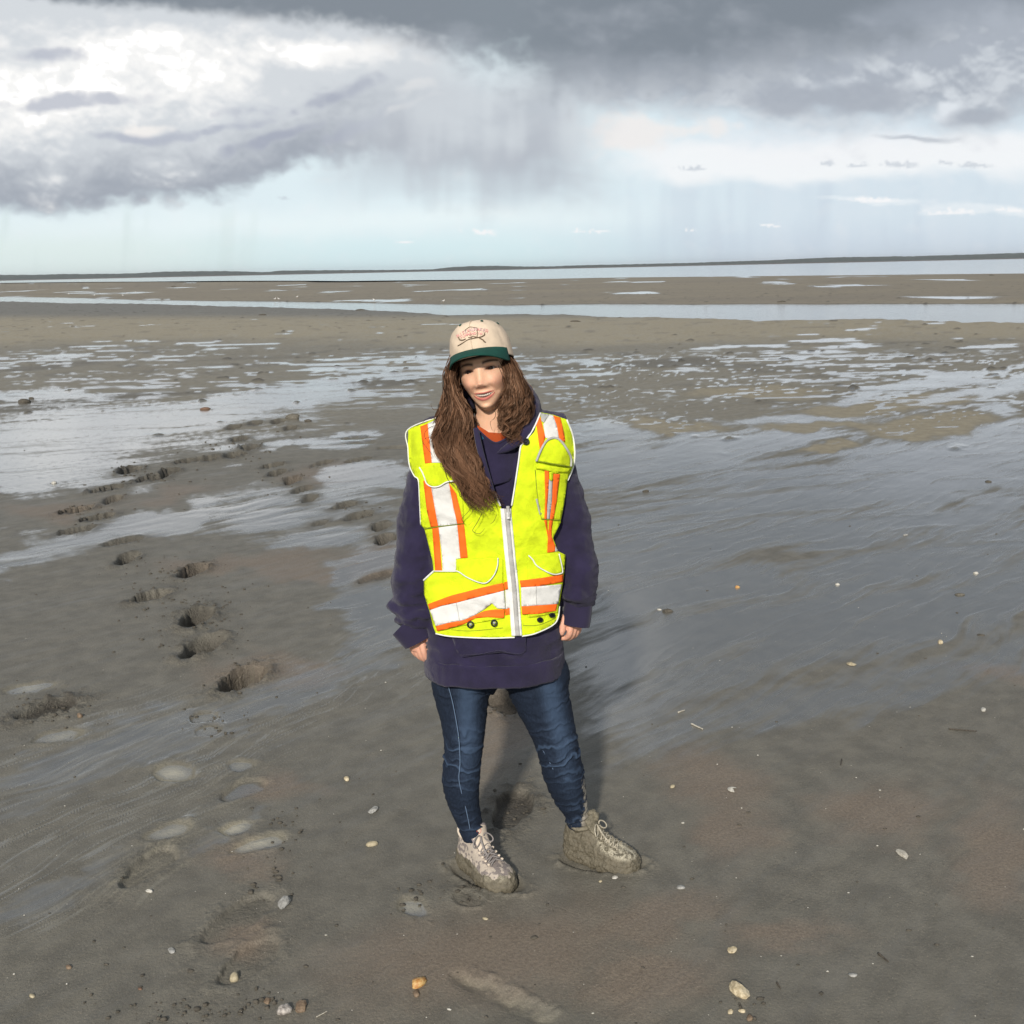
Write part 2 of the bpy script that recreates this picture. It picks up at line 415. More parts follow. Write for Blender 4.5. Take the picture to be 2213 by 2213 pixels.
WN = U(E(200, 1420, 420, 60, 20), E(480, 1330, 380, 46, 24), E(80, 1500, 220, 50, 20), E(680, 1240, 190, 46, 24), E(1260, 1360, 170, 110, 20), E(1500, 1330, 300, 70, 5),
       E(120, 1680, 200, 30, 24), E(350, 1600, 200, 20, 24))
strk = 0.42 * along(50, 1.9, 0.14, 4, 34) + 0.40 * along(64, 3.4, 0.30, 4, 35) + 0.28 * along(47, 0.8, 0.05, 3, 36) + 0.35 * along(72, 7.0, 0.8, 3, 30)
wL = sst(WL + warp * 0.35, -0.35, 0.65); wR = sst(WR + warp * 0.35, -0.6, 0.75) * np.interp(DY, [700, 900, 1100, 1350], [1.0, 0.92, 0.78, 0.55]); wN = 0.62 * sst(WN + warp * 0.4, -0.4, 0.7)
lay = np.maximum(np.maximum(wL * 1.22, wR * 1.28), wN * 1.2)
wet = np.clip(sst(lay + strk * np.clip(0.35 + lay, 0, 1) * 1.75 + 0.25 * w1, -0.05, 1.25), 0, 1) * np.interp(lay, [0, 0.3, 1], [0.5, 0.9, 1.0])
hst = 0.6 * along(80, 5.5, 0.42, 4, 55) + 0.4 * along(74, 2.2, 0.16, 3, 56)
wet *= 1 - 0.55 * sst(hst, 0.02, 0.34) * (1 - sst(DY, 960, 1150))
wet = np.maximum(wet, 0.14 + 0.16 * strk)
dry_patch = U(E(1560, 805, 170, 12, 0), E(1740, 800, 150, 24, 2), E(1620, 770, 130, 15, 3), E(1280, 800, 120, 16, 0), E(1560, 850, 60, 9, 0), E(1420, 745, 170, 14), E(1750, 755, 110, 14, 4))
wet *= 1 - 0.9 * sst(dry_patch + warp * 0.5, -0.1, 0.3)
wet *= 1 - np.clip(0.35 * sst(rill2 * 0.9 + rill * 0.6, 0.0, 0.75), 0, 1)     # drained ridges between the rills
flow = 1 - np.abs(along(33, 2.2, 0.13, 4, 38)) * 7; flow2 = 1 - np.abs(along(36, 1.4, 0.06, 3, 39)) * 7
fz = sst(U(E(150, 1480, 460, 150, 22), E(620, 1300, 330, 110, 24), E(200, 1640, 330, 90, 24)) + w1 * 0.3, -0.1, 0.5)
flowm = np.maximum(sst(flow + w2 * 0.4, 0.55, 0.95), 0.7 * sst(flow2 + w1 * 0.4, 0.6, 0.95)) * fz
wet = np.maximum(wet, 0.75 * flowm)
# thin runnels of the middle distance (threads that shine)
mid = sst(-DY, -1010, -760) * sst(DY, 636, 662)
thread = 1 - np.abs(along(66, 3.0, 0.62, 4, 41)) * 9
thread2 = 1 - np.abs(along(78, 5.0, 1.1, 4, 42)) * 10
pools = 0.65 * fbm(gx / 2.4, gy / 0.9, 4, 0.55, seed=43) + 0.35 * fbm(gx / 0.9, gy / 0.7, 3, 0.55, seed=54) + w3 * 0.6
sparse = sst(DY, 603, 660)
amount = np.interp(DY, [600, 625, 650, 690, 760, 820], [-0.36, -0.27, -0.12, -0.05, -0.06, -0.3]) + np.where(DX < 500, 0.03, 0) 
mw = sst(pools + amount, 0.02, 0.22) * (DY > 600) * (DY < 900) * (0.85 + 0.15 * sst(w1, -0.2, 0.2))
mw = np.maximum(mw, 0.9 * sst(thread + w2 * 0.5 + w3 * 1.0, 0.45, 0.85) * sst(DY, 650, 690) * (1 - sst(DY, 800, 880)) * sst(DX, 700, 1100))
mw = np.maximum(mw, 0.8 * sst(thread2 + w3 * 1.2, 0.5, 0.9) * sst(DY, 645, 680) * (1 - sst(DY, 740, 800)))
wet = np.maximum(wet, 1.0 * mw)
tt = gx / np.maximum(gy, 0.1)
chn, chf, sen = np.interp(tt, *CH_NEAR), np.interp(tt, *CH_FAR), np.interp(tt, *SEA_NEAR)
chn = chn * (1 + 0.012 * fbm(gx / 2.5, gy * 0, 4, seed=44)); chf = chf * (1 + 0.012 * fbm(gx / 4.0, gy * 0 + 7, 4, seed=45)); sen = sen * (1 + 0.03 * fbm(gx / 25, gy * 0 + 3, 3, seed=46))
far = sst(gy, chf, chf * 1.02)
wet = wet * (1 - far) + far * np.clip(0.85 * sst(fbm(gx / 9, gy / 16, 4, seed=47) + np.where(DX < 320, 0.22, 0) * sst(DY, 545, 556) , 0.30, 0.42), 0, 1)
inch = (gy > chn) & (gy < chf)
# --- tones
brown = U(E(1340, 1480, 120, 70, -10), E(1390, 1560, 90, 90, 0), E(1640, 1530, 150, 60, 0), E(1880, 1620, 90, 110, 0), E(930, 1400, 90, 150, 0), E(900, 1790, 380, 110, 6), E(1210, 1740, 200, 50, 14),
          E(1880, 1270, 90, 22, -8), E(450, 1060, 190, 22, 4), E(560, 1075, 110, 20), E(330, 935, 130, 24, 6), E(640, 890, 120, 18), E(720, 1040, 110, 60, 0), E(100, 965, 120, 22), E(1230, 1850, 150, 70, 10),
          E(460, 1770, 90, 40, 0), E(440, 1620, 120, 40, 0), E(1500, 1760, 150, 40, 0), E(530, 1490, 80, 30), E(530, 1270, 160, 40))
brown = 0.9 * sst(brown + w1 * 0.55 + w2 * 0.3 + fine * 0.25, -0.25, 0.7)
brown = np.maximum(brown, 0.5 * far)
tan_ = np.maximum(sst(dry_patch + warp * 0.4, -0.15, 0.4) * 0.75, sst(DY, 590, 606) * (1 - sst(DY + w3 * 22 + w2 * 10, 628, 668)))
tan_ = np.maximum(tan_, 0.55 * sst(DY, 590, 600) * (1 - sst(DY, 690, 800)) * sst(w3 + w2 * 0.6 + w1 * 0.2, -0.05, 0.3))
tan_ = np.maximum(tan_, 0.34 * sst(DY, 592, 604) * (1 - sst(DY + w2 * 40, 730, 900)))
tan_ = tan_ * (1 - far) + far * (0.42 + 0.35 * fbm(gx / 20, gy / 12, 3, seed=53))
darkm = sst(fbm(gx / 5, gy / 3, 4, seed=48), 0.18, 0.4) * sst(DY, 640, 680) * (1 - sst(DY, 790, 850)) * 0.55
darkm = np.maximum(darkm, 0.45 * sst(fbm(gx / 0.9, gy / 1.3, 4, 0.6, seed=57), 0.16, 0.42) * sst(DY, 520, 545) * (1 - sst(DY, 700, 800)))
# --- relief
gz = 0.012 * w2 * sst(dist, 3.4, 8) + 0.0035 * w1 + 0.0022 * rill + 0.0010 * rill2 + 0.0009 * fine + 0.0022 * flowm
gz *= 1 - 0.55 * np.clip(wet, 0, 1)
gz += sst(dist, 10, 25) * (0.01 * fbm(gx / 1.3, gy / 1.3, 3, seed=49))
silt_pale = 0.20 * flowm; rough_ = np.zeros_like(gx); fresh_shade = np.zeros_like(gx)  # flow threads are tinted paler here; silt in the prints is added below
def patch_box(c, r):
    m = (np.abs(gx - c[0]) < r) & (np.abs(gy - c[1]) < r)
    return np.nonzero(m)
def footprint(px, py, L=0.26, W=0.10, ang=30, depth=0.03, rim=0.012, mess=0.4, water=0.0, silt_amt=0.0, seed=0):
    """sink a boot print into the sheet: ang = heading in degrees from +Y towards +X"""
    c = gp(px, py); ii = patch_box(c, 0.6)
    if len(ii[0]) == 0: return
    x, y = gx[ii] - c[0], gy[ii] - c[1]
    a = R(ang); u = x * math.sin(a) + y * math.cos(a); v = x * math.cos(a) - y * math.sin(a)
    nsc = 0.055 * max(1.0, c[1] / 4.2)
    nz = fbm(gx[ii] / nsc, gy[ii] / nsc, 4 if c[1] < 6 else 3, 0.5, seed=60 + seed); nz2 = fbm(gx[ii] / 0.13, gy[ii] / 0.13, 3, seed=90 + seed)
    u = u + nz2 * 0.025; v = v + nz * 0.012 + nz2 * 0.012
    wv = W / 2 * (1 + 0.16 * np.sin(u / L * 5.0 + 0.6))
    q = np.sqrt((np.abs(u) / (L / 2)) ** 2.6 + (np.abs(v) / wv) ** 2.4) ** (1 / 1.25)
    ins = 1 - sst(q, 0.88, 1.06)
    bottom = -1.35 * depth * ins * (1 + 0.25 * nz2 + 0.2 * nz * mess)
    ring = np.exp(-((q - 1.28) / 0.26) ** 2) * rim * (0.8 if c[1] < 5.5 else 0.5) * np.clip(0.5 + nz * 1.2 + nz2 * 0.8, 0, 1.5)
    crumb = np.exp(-((q - 1.5) / 0.7) ** 2) * 0.008 * mess * np.clip(nz * 3 - 0.4, 0, 1.4) * (1.0 if c[1] < 5.5 else 0.4)
    gz[ii] = gz[ii] * (1 - ins) + bottom + ring + crumb
    spread = np.exp(-(q / 1.9) ** 2)
    if water > 0:
        wm = (1 - sst(q + nz2 * 0.3, 0.5, 0.95)) * water
        gz[ii] = gz[ii] * (1 - wm) + wm * (-depth * 0.8)
        wet[ii] = np.maximum(wet[ii] * (1 - ins), wm)
        if silt_amt: silt_pale[ii] = np.maximum(silt_pale[ii], silt_amt * np.exp(-((u - 0.01) / (L * 0.34)) ** 2 - ((v + 0.004) / (W * 0.38)) ** 2) * np.clip(0.85 + 0.6 * nz2, 0, 1))
    else:
        wet[ii] *= 1 - np.clip(spread * 1.1, 0, 1)
    rough_[ii] = np.maximum(rough_[ii], spread * mess)
    if mess >= 0.5 and water == 0: fresh_shade[ii] = np.maximum(fresh_shade[ii], np.clip(mess * (0.95 * ins + 0.75 * np.exp(-((q - 1.2) / 0.42) ** 2) * np.clip(0.5 + nz * 1.6 + nz2, 0, 1)), 0, 1))  # dark fresh mud, also painting shade into the hollows
FP = []
for (px, py, L, W, ang, dp, rim, ms_) in [
    (274, 1208, .30, .12, 60, .05, .02, .7), (417, 1234, .30, .14, 70, .075, .035, 1), (324, 1289, .26, .13, 55, .10, .03, 1), (424, 1334, .32, .15, 50, .085, .03, 1), (437, 1397, .32, .15, 50, .055, .022, .7), (525, 1468, .31, .15, 40, .075, .022, .8),
    (165, 1102, .30, .13, 60, .08, .035, 1), (212, 1118, .28, .12, 50, .07, .03, 1), (165, 1146, .32, .12, 60, .03, .02, .6), (243, 1080, .30, .12, 55, .05, .02, .7), (232, 1056, .36, .14, 60, .09, .04, 1), (278, 1017, .40, .16, 65, .08, .05, 1),
    (330, 1034, .45, .18, 60, .05, .05, 1), (366, 1020, .38, .15, 60, .06, .05, 1), (409, 996, .40, .14, 70, .05, .03, .8), (455, 991, .36, .14, 65, .06, .04, .9), (505, 985, .42, .16, 60, .07, .05, 1), (540, 968, .45, .18, 60, .07, .06, 1), (517, 950, .40, .16, 60, .05, .04, .9),
    (504, 923, .45, .15, 60, .05, .04, .9), (550, 915, .42, .16, 60, .05, .04, .9), (600, 911, .4, .15, 60, .04, .03, .8), (628, 926, .4, .14, 60, .04, .03, .8),
    (589, 1006, .30, .12, 75, .06, .025, .8), (598, 1023, .30, .12, 75, .05, .025, .8), (630, 1039, .32, .13, 75, .055, .025, .8), (652, 1058, .30, .11, 75, .035, .015, .5), (668, 1077, .30, .11, 75, .03, .012, .5), (746, 1092, .28, .11, 80, .045, .015, .6), (774, 1114, .30, .12, 80, .04, .015, .6),
    (822, 1137, .28, .11, 80, .045, .02, .7), (832, 1165, .28, .12, 80, .05, .02, .7), (696, 1002, .34, .10, 85, .035, .012, .5), (774, 994, .34, .10, 85, .03, .012, .5), (765, 947, .36, .10, 85, .03, .01, .4), (784, 957, .36, .10, 85, .03, .01, .4), (850, 968, .36, .1, 85, .03, .01, .4),
    (264, 1170, .30, .12, 60, .03, .015, .6), (690, 1130, .2, .08, 75, .02, .01, .5), (800, 1250, .22, .08, 70, .012, .006, .5), (833, 1243, .2, .08, 70, .012, .006, .5),
    (1087, 1520, .26, .115, -18, .04, .012, .6), (1105, 1748, .27, .12, 15, .02, .012, .9), (104, 1532, .26, .14, 40, .02, .02, 1), (324, 1871, .25, .11, 20, .012, .006, .3), (513, 1984, .26, .11, 30, .010, .006, .4), (540, 2075, .22, .10, 30, .010, .006, .4), (1012, 1940, .10, .06, -60, .005, .005, .3)]:
    trail = ms_ >= 0.5 and py < 1480 and px < 900
    if trail: ang, L, W = 18 + 22 * math.sin(px * 12.9 + py), min(L, .34), W * 1.04
    footprint(px, py, L, W, ang, dp, rim, ms_, seed=len(FP)); FP.append(1)
for (px, py, L, W, ang, dp, wat, sl) in [
    (378, 1668, .20, .125, -55, .016, 1, 1.0), (520, 1655, .11, .11, 0, .012, 1, .45), (524, 1706, .19, .11, 40, .03, .9, 0), (437, 1550, .11, .115, 40, .03, 1, .35), (446, 1578, .13, .10, 60, .018, .9, .25), (126, 1590, .22, .12, 70, .018, 1, .7), (63, 1487, .24, .12, 70, .016, 1, .6),
    (365, 1797, .17, .10, 60, .010, .8, .7), (513, 1789, .085, .11, -20, .012, 1, 1.0), (558, 1823, .20, .08, 62, .015, 1, 1.0), (896, 1962, .13, .08, -40, .010, 1, .7)]:
    footprint(px, py, L, W, ang, dp * 0.30, .004, .25, water=wat, silt_amt=sl, seed=len(FP)); FP.append(1)
# shoe hollows and the gouge at the bottom edge
for (px, py, L, W, ang) in [(1052, 1893, .27, .115, 124), (1303, 1862, .27, .115, 100)]:
    c = gp(px, py); ii = patch_box(c, 0.35); x, y = gx[ii] - c[0], gy[ii] - c[1]
    a = R(ang); u = x * math.sin(a) + y * math.cos(a); v = x * math.cos(a) - y * math.sin(a)
    nz = fbm(gx[ii] / 0.035, gy[ii] / 0.035, 4, 0.55, seed=77)
    q = np.sqrt((u / (L / 2)) ** 2 + (v / (W / 2)) ** 2)
    gz[ii] += -0.016 * (1 - sst(q, 0.8, 1.1)) + 0.009 * np.exp(-((q - 1.18) / 0.16) ** 2) * np.clip(0.35 + nz * 2.0, 0, 1.5)
    wet[ii] *= sst(q, 1.1, 2.0)
ga, gb = gp(975, 2100), gp(1190, 2206)
ii = patch_box((ga + gb) / 2, 0.5); P = np.stack([gx[ii] - ga[0], gy[ii] - ga[1]], -1); D = (gb - ga)[:2]; Ld = np.linalg.norm(D); D = D / Ld
s_ = P @ D / Ld; v_ = P @ np.array([-D[1], D[0]]) + 0.01 * fbm(gx[ii] / 0.08, gy[ii] / 0.08, 3, seed=78)
ww = np.interp(s_, [0, .5, 1], [.02, .035, .03])
gm = sst(s_, -0.05, 0.12) * (1 - sst(s_, 0.95, 1.1))
gn = fbm(gx[ii] / 0.04, gy[ii] / 0.04, 3, seed=79)
gz[ii] += gm * (-0.012 * np.exp(-(v_ / ww) ** 2) * (1 + 0.4 * gn) + 0.007 * np.exp(-((v_ - 1.5 * ww) / 0.014) ** 2) * np.clip(0.4 + 1.6 * gn, 0, 1.3))
silt_pale[ii] = np.maximum(silt_pale[ii], 0.22 * gm * np.clip(0.6 + gn, 0, 1) * np.exp(-(v_ / (ww * 0.9)) ** 2))
# channel trough, its eroded near bank, and the sea bed
edge_n = sst(gy, chn * 0.99, chn * 1.004); edge_f = 1 - sst(gy, chf * 0.995, chf * 1.01)
gz -= 0.13 * edge_n * edge_f
gz += 0.03 * np.exp(-((gy - chn * 0.985) / (chn * 0.012)) ** 2) * np.clip(fbm(gx / 1.2, gy / 2, 3, seed=50) * 2 + 0.2, 0, 1)
gz += 0.05 * far * np.clip(fbm(gx / 6, gy / 9, 3, seed=51), -.3, .6) * (1 - sst(gy, sen * .8, sen))
gz -= 0.2 * sst(gy, sen * 0.97, sen * 1.03)
gz -= 0.3 * (gy > 200)
lump = np.clip(fbm(gx / 0.55, gy / 0.55, 3, seed=52) - 0.42, 0, 1) * sst(dist, 9, 16) * (1 - sst(dist, 90, 140))
gz += 0.22 * lump * (1 - edge_n * edge_f)
darkm = np.maximum(darkm, sst(lump, 0.03, 0.1)); wet *= 1 - sst(lump, 0.01, 0.06)

mud, t, b = material('wet_mud')
P3 = S(t, t.node('ShaderNodeNewGeometry').outputs['Position'])
awet, abr, atan, asilt_pale, adk, arg = (t.attr(n) for n in ('wet', 'brown', 'tan', 'silt_pale', 'dark', 'churn'))
mp = t.node('ShaderNodeMapping', vector_type='TEXTURE'); mp.inputs['Rotation'].default_value = (0, 0, R(-44)); mp.inputs['Scale'].default_value = (0.075, 1.25, 1.0)
wob = t.node('ShaderNodeVectorMath', operation='MULTIPLY_ADD'); t.set(wob.inputs[0], t.noise(P3, 1.3, 3.0, 0.5, color=True)); wob.inputs[1].default_value = (0.22, 0.22, 0); t.set(wob.inputs[2], P3); t.set(mp.inputs[0], S(t, wob.outputs[0]))
streak = t.noise(S(t, mp.outputs[0]), 1.6, 4.0, 0.62)
grain = t.noise(P3, 300.0, 3.0, 0.75)
grit = t.noise(P3, 95.0, 4.0, 0.6)
blot = t.noise(P3, 9.0, 5.0, 0.6)
base = t.mix(t.step(blot, 0.3, 0.7), (0.118, 0.109, 0.088), (0.168, 0.155, 0.125))
base = t.mix(abr * 0.7, base, t.mix(t.step(grit, 0.35, 0.65), (0.165, 0.123, 0.089), (0.240, 0.184, 0.136)))
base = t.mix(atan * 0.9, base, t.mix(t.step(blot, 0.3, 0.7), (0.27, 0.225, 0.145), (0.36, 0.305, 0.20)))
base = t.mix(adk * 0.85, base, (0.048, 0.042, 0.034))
base = t.mix(t.step(grain, 0.54, 0.76) * 0.55, base, (0.26, 0.235, 0.19))
base = t.mix(t.step(grain, 0.44, 0.24) * 0.65, base, (0.035, 0.032, 0.027))
film = t.step(awet + (streak - 0.5) * 0.95 * t.step(awet, 0.02, 0.25) * t.step(awet, 0.98, 0.8), 0.0, 1.0, smooth=False)
speck = t.noise(P3, 170.0, 2.0, 0.8)
base = t.mix(t.step(speck, 0.60, 0.70) * t.step(film, 0.5, 0.1) * 0.5, base, (0.32, 0.27, 0.21))
base = t.mix(t.step(speck, 0.38, 0.30) * t.step(film, 0.6, 0.1) * 0.55, base, (0.045, 0.040, 0.033))
base = t.mix(film * 0.4, base, (0.075, 0.077, 0.077))
base = t.mix(asilt_pale * 0.8, base, (0.50, 0.45, 0.32))
t.set(b.inputs['Base Color'], base)
t.set(b.inputs['Roughness'], t.step(film + (grit - 0.5) * 0.14, 0.0, 0.9, 0.56, 0.17, smooth=False))
t.set(b.inputs['Coat Weight'], t.step(film, 0.12, 0.75)); b.inputs['Coat Roughness'].default_value = 0.15; b.inputs['Coat IOR'].default_value = 1.8
t.set(b.inputs['IOR'], t.step(film, 0.05, 0.8, 1.40, 1.85, smooth=False))
dry_amt = t.step(film, 0.1, 0.65, 1.0, 0.03)
nrm = bump(t, (grain * 0.35 + grit * 0.9) * dry_amt + streak * 1.1 * t.step(film, 0.95, 0.45, 0.08, 1.0), 0.6, 0.006)
nrm = bump(t, t.noise(P3, 55.0, 5.0, 0.65) * arg, 0.9, 0.022, nrm)
t.l.new(nrm.s, b.inputs['Normal'])
GV = np.stack([gx, gy, gz], -1).reshape(-1, 3)
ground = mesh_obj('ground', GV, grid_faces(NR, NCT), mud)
for nme, arr in (('wet', np.clip(wet, 0, 1)), ('brown', brown), ('tan', tan_), ('silt_pale', silt_pale), ('dark', np.maximum(darkm, fresh_shade)), ('churn', np.clip(rough_ + tan_ * 0.3, 0, 1))):
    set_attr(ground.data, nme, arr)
tag(ground, kind='structure')
def ground_z(x, y):
    """height of the sheet at a place ahead of the camera"""
    r = int(np.argmin(np.abs(ys - y))); cidx = int(np.argmin(np.abs(gx[r] - x)))
    return float(gz[r, cidx])

# ------------------------------------------------------------------ water: tidal channel and sea
wat, t, b = material('tidal_water')
P3 = S(t, t.node('ShaderNodeNewGeometry').outputs['Position'])
b.inputs['Base Color'].default_value = (0.16, 0.165, 0.16, 1)
b.inputs['Roughness'].default_value = 0.08; b.inputs['IOR'].default_value = 1.34
b.inputs['Specular IOR Level'].default_value = 0.6
mp = t.node('ShaderNodeMapping'); mp.inputs['Scale'].default_value = (0.7, 1.6, 1.0); t.set(mp.inputs[0], P3)
t.l.new(bump(t, t.noise(S(t, mp.outputs[0]), 2.2, 5.0, 0.6), 0.35, 0.05).s, b.inputs['Normal'])
def strip(name, ya, yb, pad, z, mat, n=160, tmax=3.0):
    tq = np.concatenate([np.linspace(-tmax, -0.62, 20), np.linspace(-0.6, 0.6, n), np.linspace(0.62, tmax, 20)])
    a = np.interp(tq, *ya) * (1 - pad) if isinstance(ya, tuple) else np.full_like(tq, ya)
    e = np.interp(tq, *yb) * (1 + pad) if isinstance(yb, tuple) else np.full_like(tq, yb)
    V = []
    for k in np.linspace(0, 1, 6):
        yy = a + (e - a) * k; V.append(np.stack([tq * yy, yy, np.full_like(yy, z)], -1))
    o = mesh_obj(name, np.concatenate(V), grid_faces(6, len(tq)), mat)
    return tag(o, kind='structure')
strip('channel_water', CH_NEAR, CH_FAR, 0.02, WATER_Z, wat)
strip('sea_water', SEA_NEAR, 9000.0, 0.05, WATER_Z - 0.02, wat)

# ------------------------------------------------------------------ far wooded shore
HX = [-1500, -700, -200, 0, 325, 383, 517, 594, 632, 740, 951, 989, 1027, 1085, 1161, 1314, 1480, 1566, 1701, 1816, 1970, 2213, 2500, 3200]
HH = [16, 14, 13, 12, 9, 11, 9.7, 5.5, 8, 6.5, 4, 7.5, 9.2, 8.5, 5, 6, 6, 7, 9, 11, 10, 12, 13, 15]
forest, t, b = material('far_forest')
P3 = S(t, t.node('ShaderNodeNewGeometry').outputs['Position'])
t.set(b.inputs['Base Color'], t.mix(t.step(t.noise(P3, 0.02, 4.0, 0.6), 0.35, 0.65), (0.030, 0.040, 0.034), (0.062, 0.072, 0.055)))
b.inputs['Roughness'].default_value = 0.9
hp = np.linspace(-1500, 3200, 900)
tq = (hp - HALF) / FPX
YH = 5200.0
hpx = np.interp(hp, HX, HH) + 0.9 * fbm(hp / 60, hp * 0, 4, seed=80) + 0.7 * fbm(hp / 9, hp * 0, 3, seed=81)
rows = [(0.0, 0.0), (0.03, 0.28), (0.10, 0.75), (0.18, 1.0), (0.30, 0.8), (0.5, 0.0)]
V = []
for k, (dd, hh) in enumerate(rows):
    yy = YH * (1 + dd) + 0 * hp
    z = hpx * hh * YH / FPX * (1 + dd * 0.9) + (0 if hh in (0.0,) else 2.0 * fbm(hp / 7 + k * 3, hp * 0 + k, 3, seed=82)) + (CAM_H - 1.9)
    V.append(np.stack([tq * yy, yy, z - (0.6 if hh == 0 else 0)], -1))
hills = mesh_obj('hills', np.concatenate(V), grid_faces(len(rows), len(hp)), forest)
tag(hills, kind='structure')
# the low bare bank under the hills
bank, t, b = material('far_bank')
b.inputs['Base Color'].default_value = (0.10, 0.085, 0.075, 1); b.inputs['Roughness'].default_value = 0.9
yb = 4300 + 250 * fbm(hp / 120, hp * 0 + 3, 3, seed=83)
V = [np.stack([tq * (yb + q), yb + q, h + 0 * hp], -1) for q, h in ((0, -0.4), (20, 2.4), (700, 4.2), (1100, 3.0))]
tag(mesh_obj('far_shore', np.concatenate(V), grid_faces(4, len(hp)), bank), kind='structure')
# the air between: even, thin haze
hz = bpy.data.materials.new('haze_air'); hz.use_nodes = True
hz.node_tree.nodes.clear()
ht = NT(hz.node_tree)
pv = ht.node('ShaderNodeVolumePrincipled'); pv.inputs['Color'].default_value = (0.90, 0.95, 1.0, 1); pv.inputs['Density'].default_value = 4.5e-5; pv.inputs['Anisotropy'].default_value = 0.2
ht.l.new(pv.outputs[0], ht.node('ShaderNodeOutputMaterial').inputs['Volume'])
HB = [(x_, y_, z_) for z_ in (-3, 60) for x_, y_ in ((-16000, -7000), (16000, -7000), (16000, 13000), (-16000, 13000))]
HBF = [(0, 3, 2, 1), (4, 5, 6, 7), (0, 1, 5, 4), (1, 2, 6, 5), (2, 3, 7, 6), (3, 0, 4, 7)]
tag(mesh_obj('haze', HB, HBF, hz, smooth=False), kind='stuff')
# ================================================================== the person
def empty(name, loc, parent=None):
    o = bpy.data.objects.new(name, None); COL.objects.link(o); o.location = loc
    if parent: o.parent = parent
    return o
PERSON = empty('person', (0.0, 0.0, 0.0))
tag(PERSON, 'smiling person in cap, yellow safety vest, navy hoodie, jeans and muddy boots', 'person')
D2S = 1.1454
def z2(x, y): return 820 + 0.2588 * np.asarray(x, float), 860 + 0.2588 * np.asarray(y, float)
def c1(x, y): return 930 + 0.14493 * np.asarray(x, float), 680 + 0.14493 * np.asarray(y, float)
def ring_frame(P):
    P = np.asarray(P, float); T = np.gradient(P, axis=0); T /= np.linalg.norm(T, axis=1)[:, None] + 1e-9
    ref = np.array([0, 1.0, 0]) if abs(T[0] @ np.array([0, 1.0, 0])) < 0.9 else np.array([1.0, 0, 0])
    A = np.zeros_like(P); B = np.zeros_like(P); a = ref - (ref @ T[0]) * T[0]
    for i in range(len(P)):
        a = a - (a @ T[i]) * T[i]; a = a / np.linalg.norm(a)
        A[i] = a; B[i] = np.cross(T[i], a)
    return T, A, B
def resample(P, n, *extra):
    """smooth (Catmull-Rom) resampling of a polyline and values along it"""
    P = np.asarray(P, float)
    def cr(Q, u):
        Q = np.asarray(Q, float); k = len(Q); i = np.clip(u.astype(int), 0, k - 2); f = u - i
        if Q.ndim > 1: f = f[:, None]
        p0, p1, p2, p3 = Q[np.maximum(i - 1, 0)], Q[i], Q[i + 1], Q[np.minimum(i + 2, k - 1)]
        return 0.5 * (2 * p1 + (p2 - p0) * f + (2 * p0 - 5 * p1 + 4 * p2 - p3) * f ** 2 + (3 * p1 - p0 - 3 * p2 + p3) * f ** 3)
    u = np.linspace(0, len(P) - 1, n)
    out = [cr(P, u)] + [cr(np.asarray(e, float), u) for e in extra]
    return out if extra else out[0]
def tube(P, rad, sides=12, sy=1.0, cap=True, closed=False):
    """swept tube; sy flattens along frame axis A"""
    P = np.asarray(P, float); n = len(P); rad = np.broadcast_to(np.asarray(rad, float), (n,))
    T_, A, B = ring_frame(P)
    th = np.linspace(0, 2 * np.pi, sides, endpoint=False)
    V = P[:, None] + rad[:, None, None] * (np.cos(th)[None, :, None] * A[:, None] * sy + np.sin(th)[None, :, None] * B[:, None])
    V = V.reshape(-1, 3); F = [list(f) for f in grid_faces(n, sides, wrap=True)]
    if closed:
        F += [[(n - 1) * sides + j, (n - 1) * sides + (j + 1) % sides, (j + 1) % sides, j] for j in range(sides)]
    elif cap:
        F += [list(range(sides))[::-1], list(range((n - 1) * sides, n * sides))]
    return V, F
def join(parts):
    V, F, o = [], [], 0
    for v, f in parts:
        V.append(np.asarray(v)); F += [[int(i) + o for i in q] for q in f]; o += len(v)
    return np.concatenate(V), F
def remesh(parts, voxel, smooth=2):
    V, F = join(parts)
    me = bpy.data.meshes.new('tmp'); me.from_pydata([tuple(map(float, v)) for v in V], [], F); me.update()
    o = bpy.data.objects.new('tmp', me); COL.objects.link(o)
    m = o.modifiers.new('r', 'REMESH'); m.mode = 'VOXEL'; m.voxel_size = voxel; m.adaptivity = 0.0
    dg = bpy.context.evaluated_depsgraph_get(); dg.update()
    ev = o.evaluated_get(dg); m2 = ev.to_mesh()
    n = len(m2.vertices); V = np.empty(n * 3, np.float32); m2.vertices.foreach_get('co', V); V = V.reshape(-1, 3).astype(float)
    Q = np.empty(len(m2.loops), np.int32); m2.loops.foreach_get('vertex_index', Q); Q = Q.reshape(-1, 4)
    ev.to_mesh_clear(); bpy.data.objects.remove(o); bpy.data.meshes.remove(me)
    return relax(V, Q, smooth), Q
def relax(V, Q, it, lam=0.5):
    if it == 0: return V
    E_ = np.concatenate([Q[:, [0, 1]], Q[:, [1, 2]], Q[:, [2, 3]], Q[:, [3, 0]]])
    i = np.concatenate([E_[:, 0], E_[:, 1]]); j = np.concatenate([E_[:, 1], E_[:, 0]])
    cnt = np.bincount(i, minlength=len(V))[:, None].clip(1)
    for k in range(it):
        s = np.stack([np.bincount(i, V[j, a], minlength=len(V)) for a in range(3)], -1)
        V = V + (s / cnt - V) * lam
    return V
def vnormals(V, Q):
    n = np.cross(V[Q[:, 2]] - V[Q[:, 0]], V[Q[:, 3]] - V[Q[:, 1]])
    N = np.zeros_like(V)
    for k in range(4):
        for a in range(3): N[:, a] += np.bincount(Q[:, k], n[:, a], minlength=len(V))
    return N / (np.linalg.norm(N, axis=1)[:, None] + 1e-12)
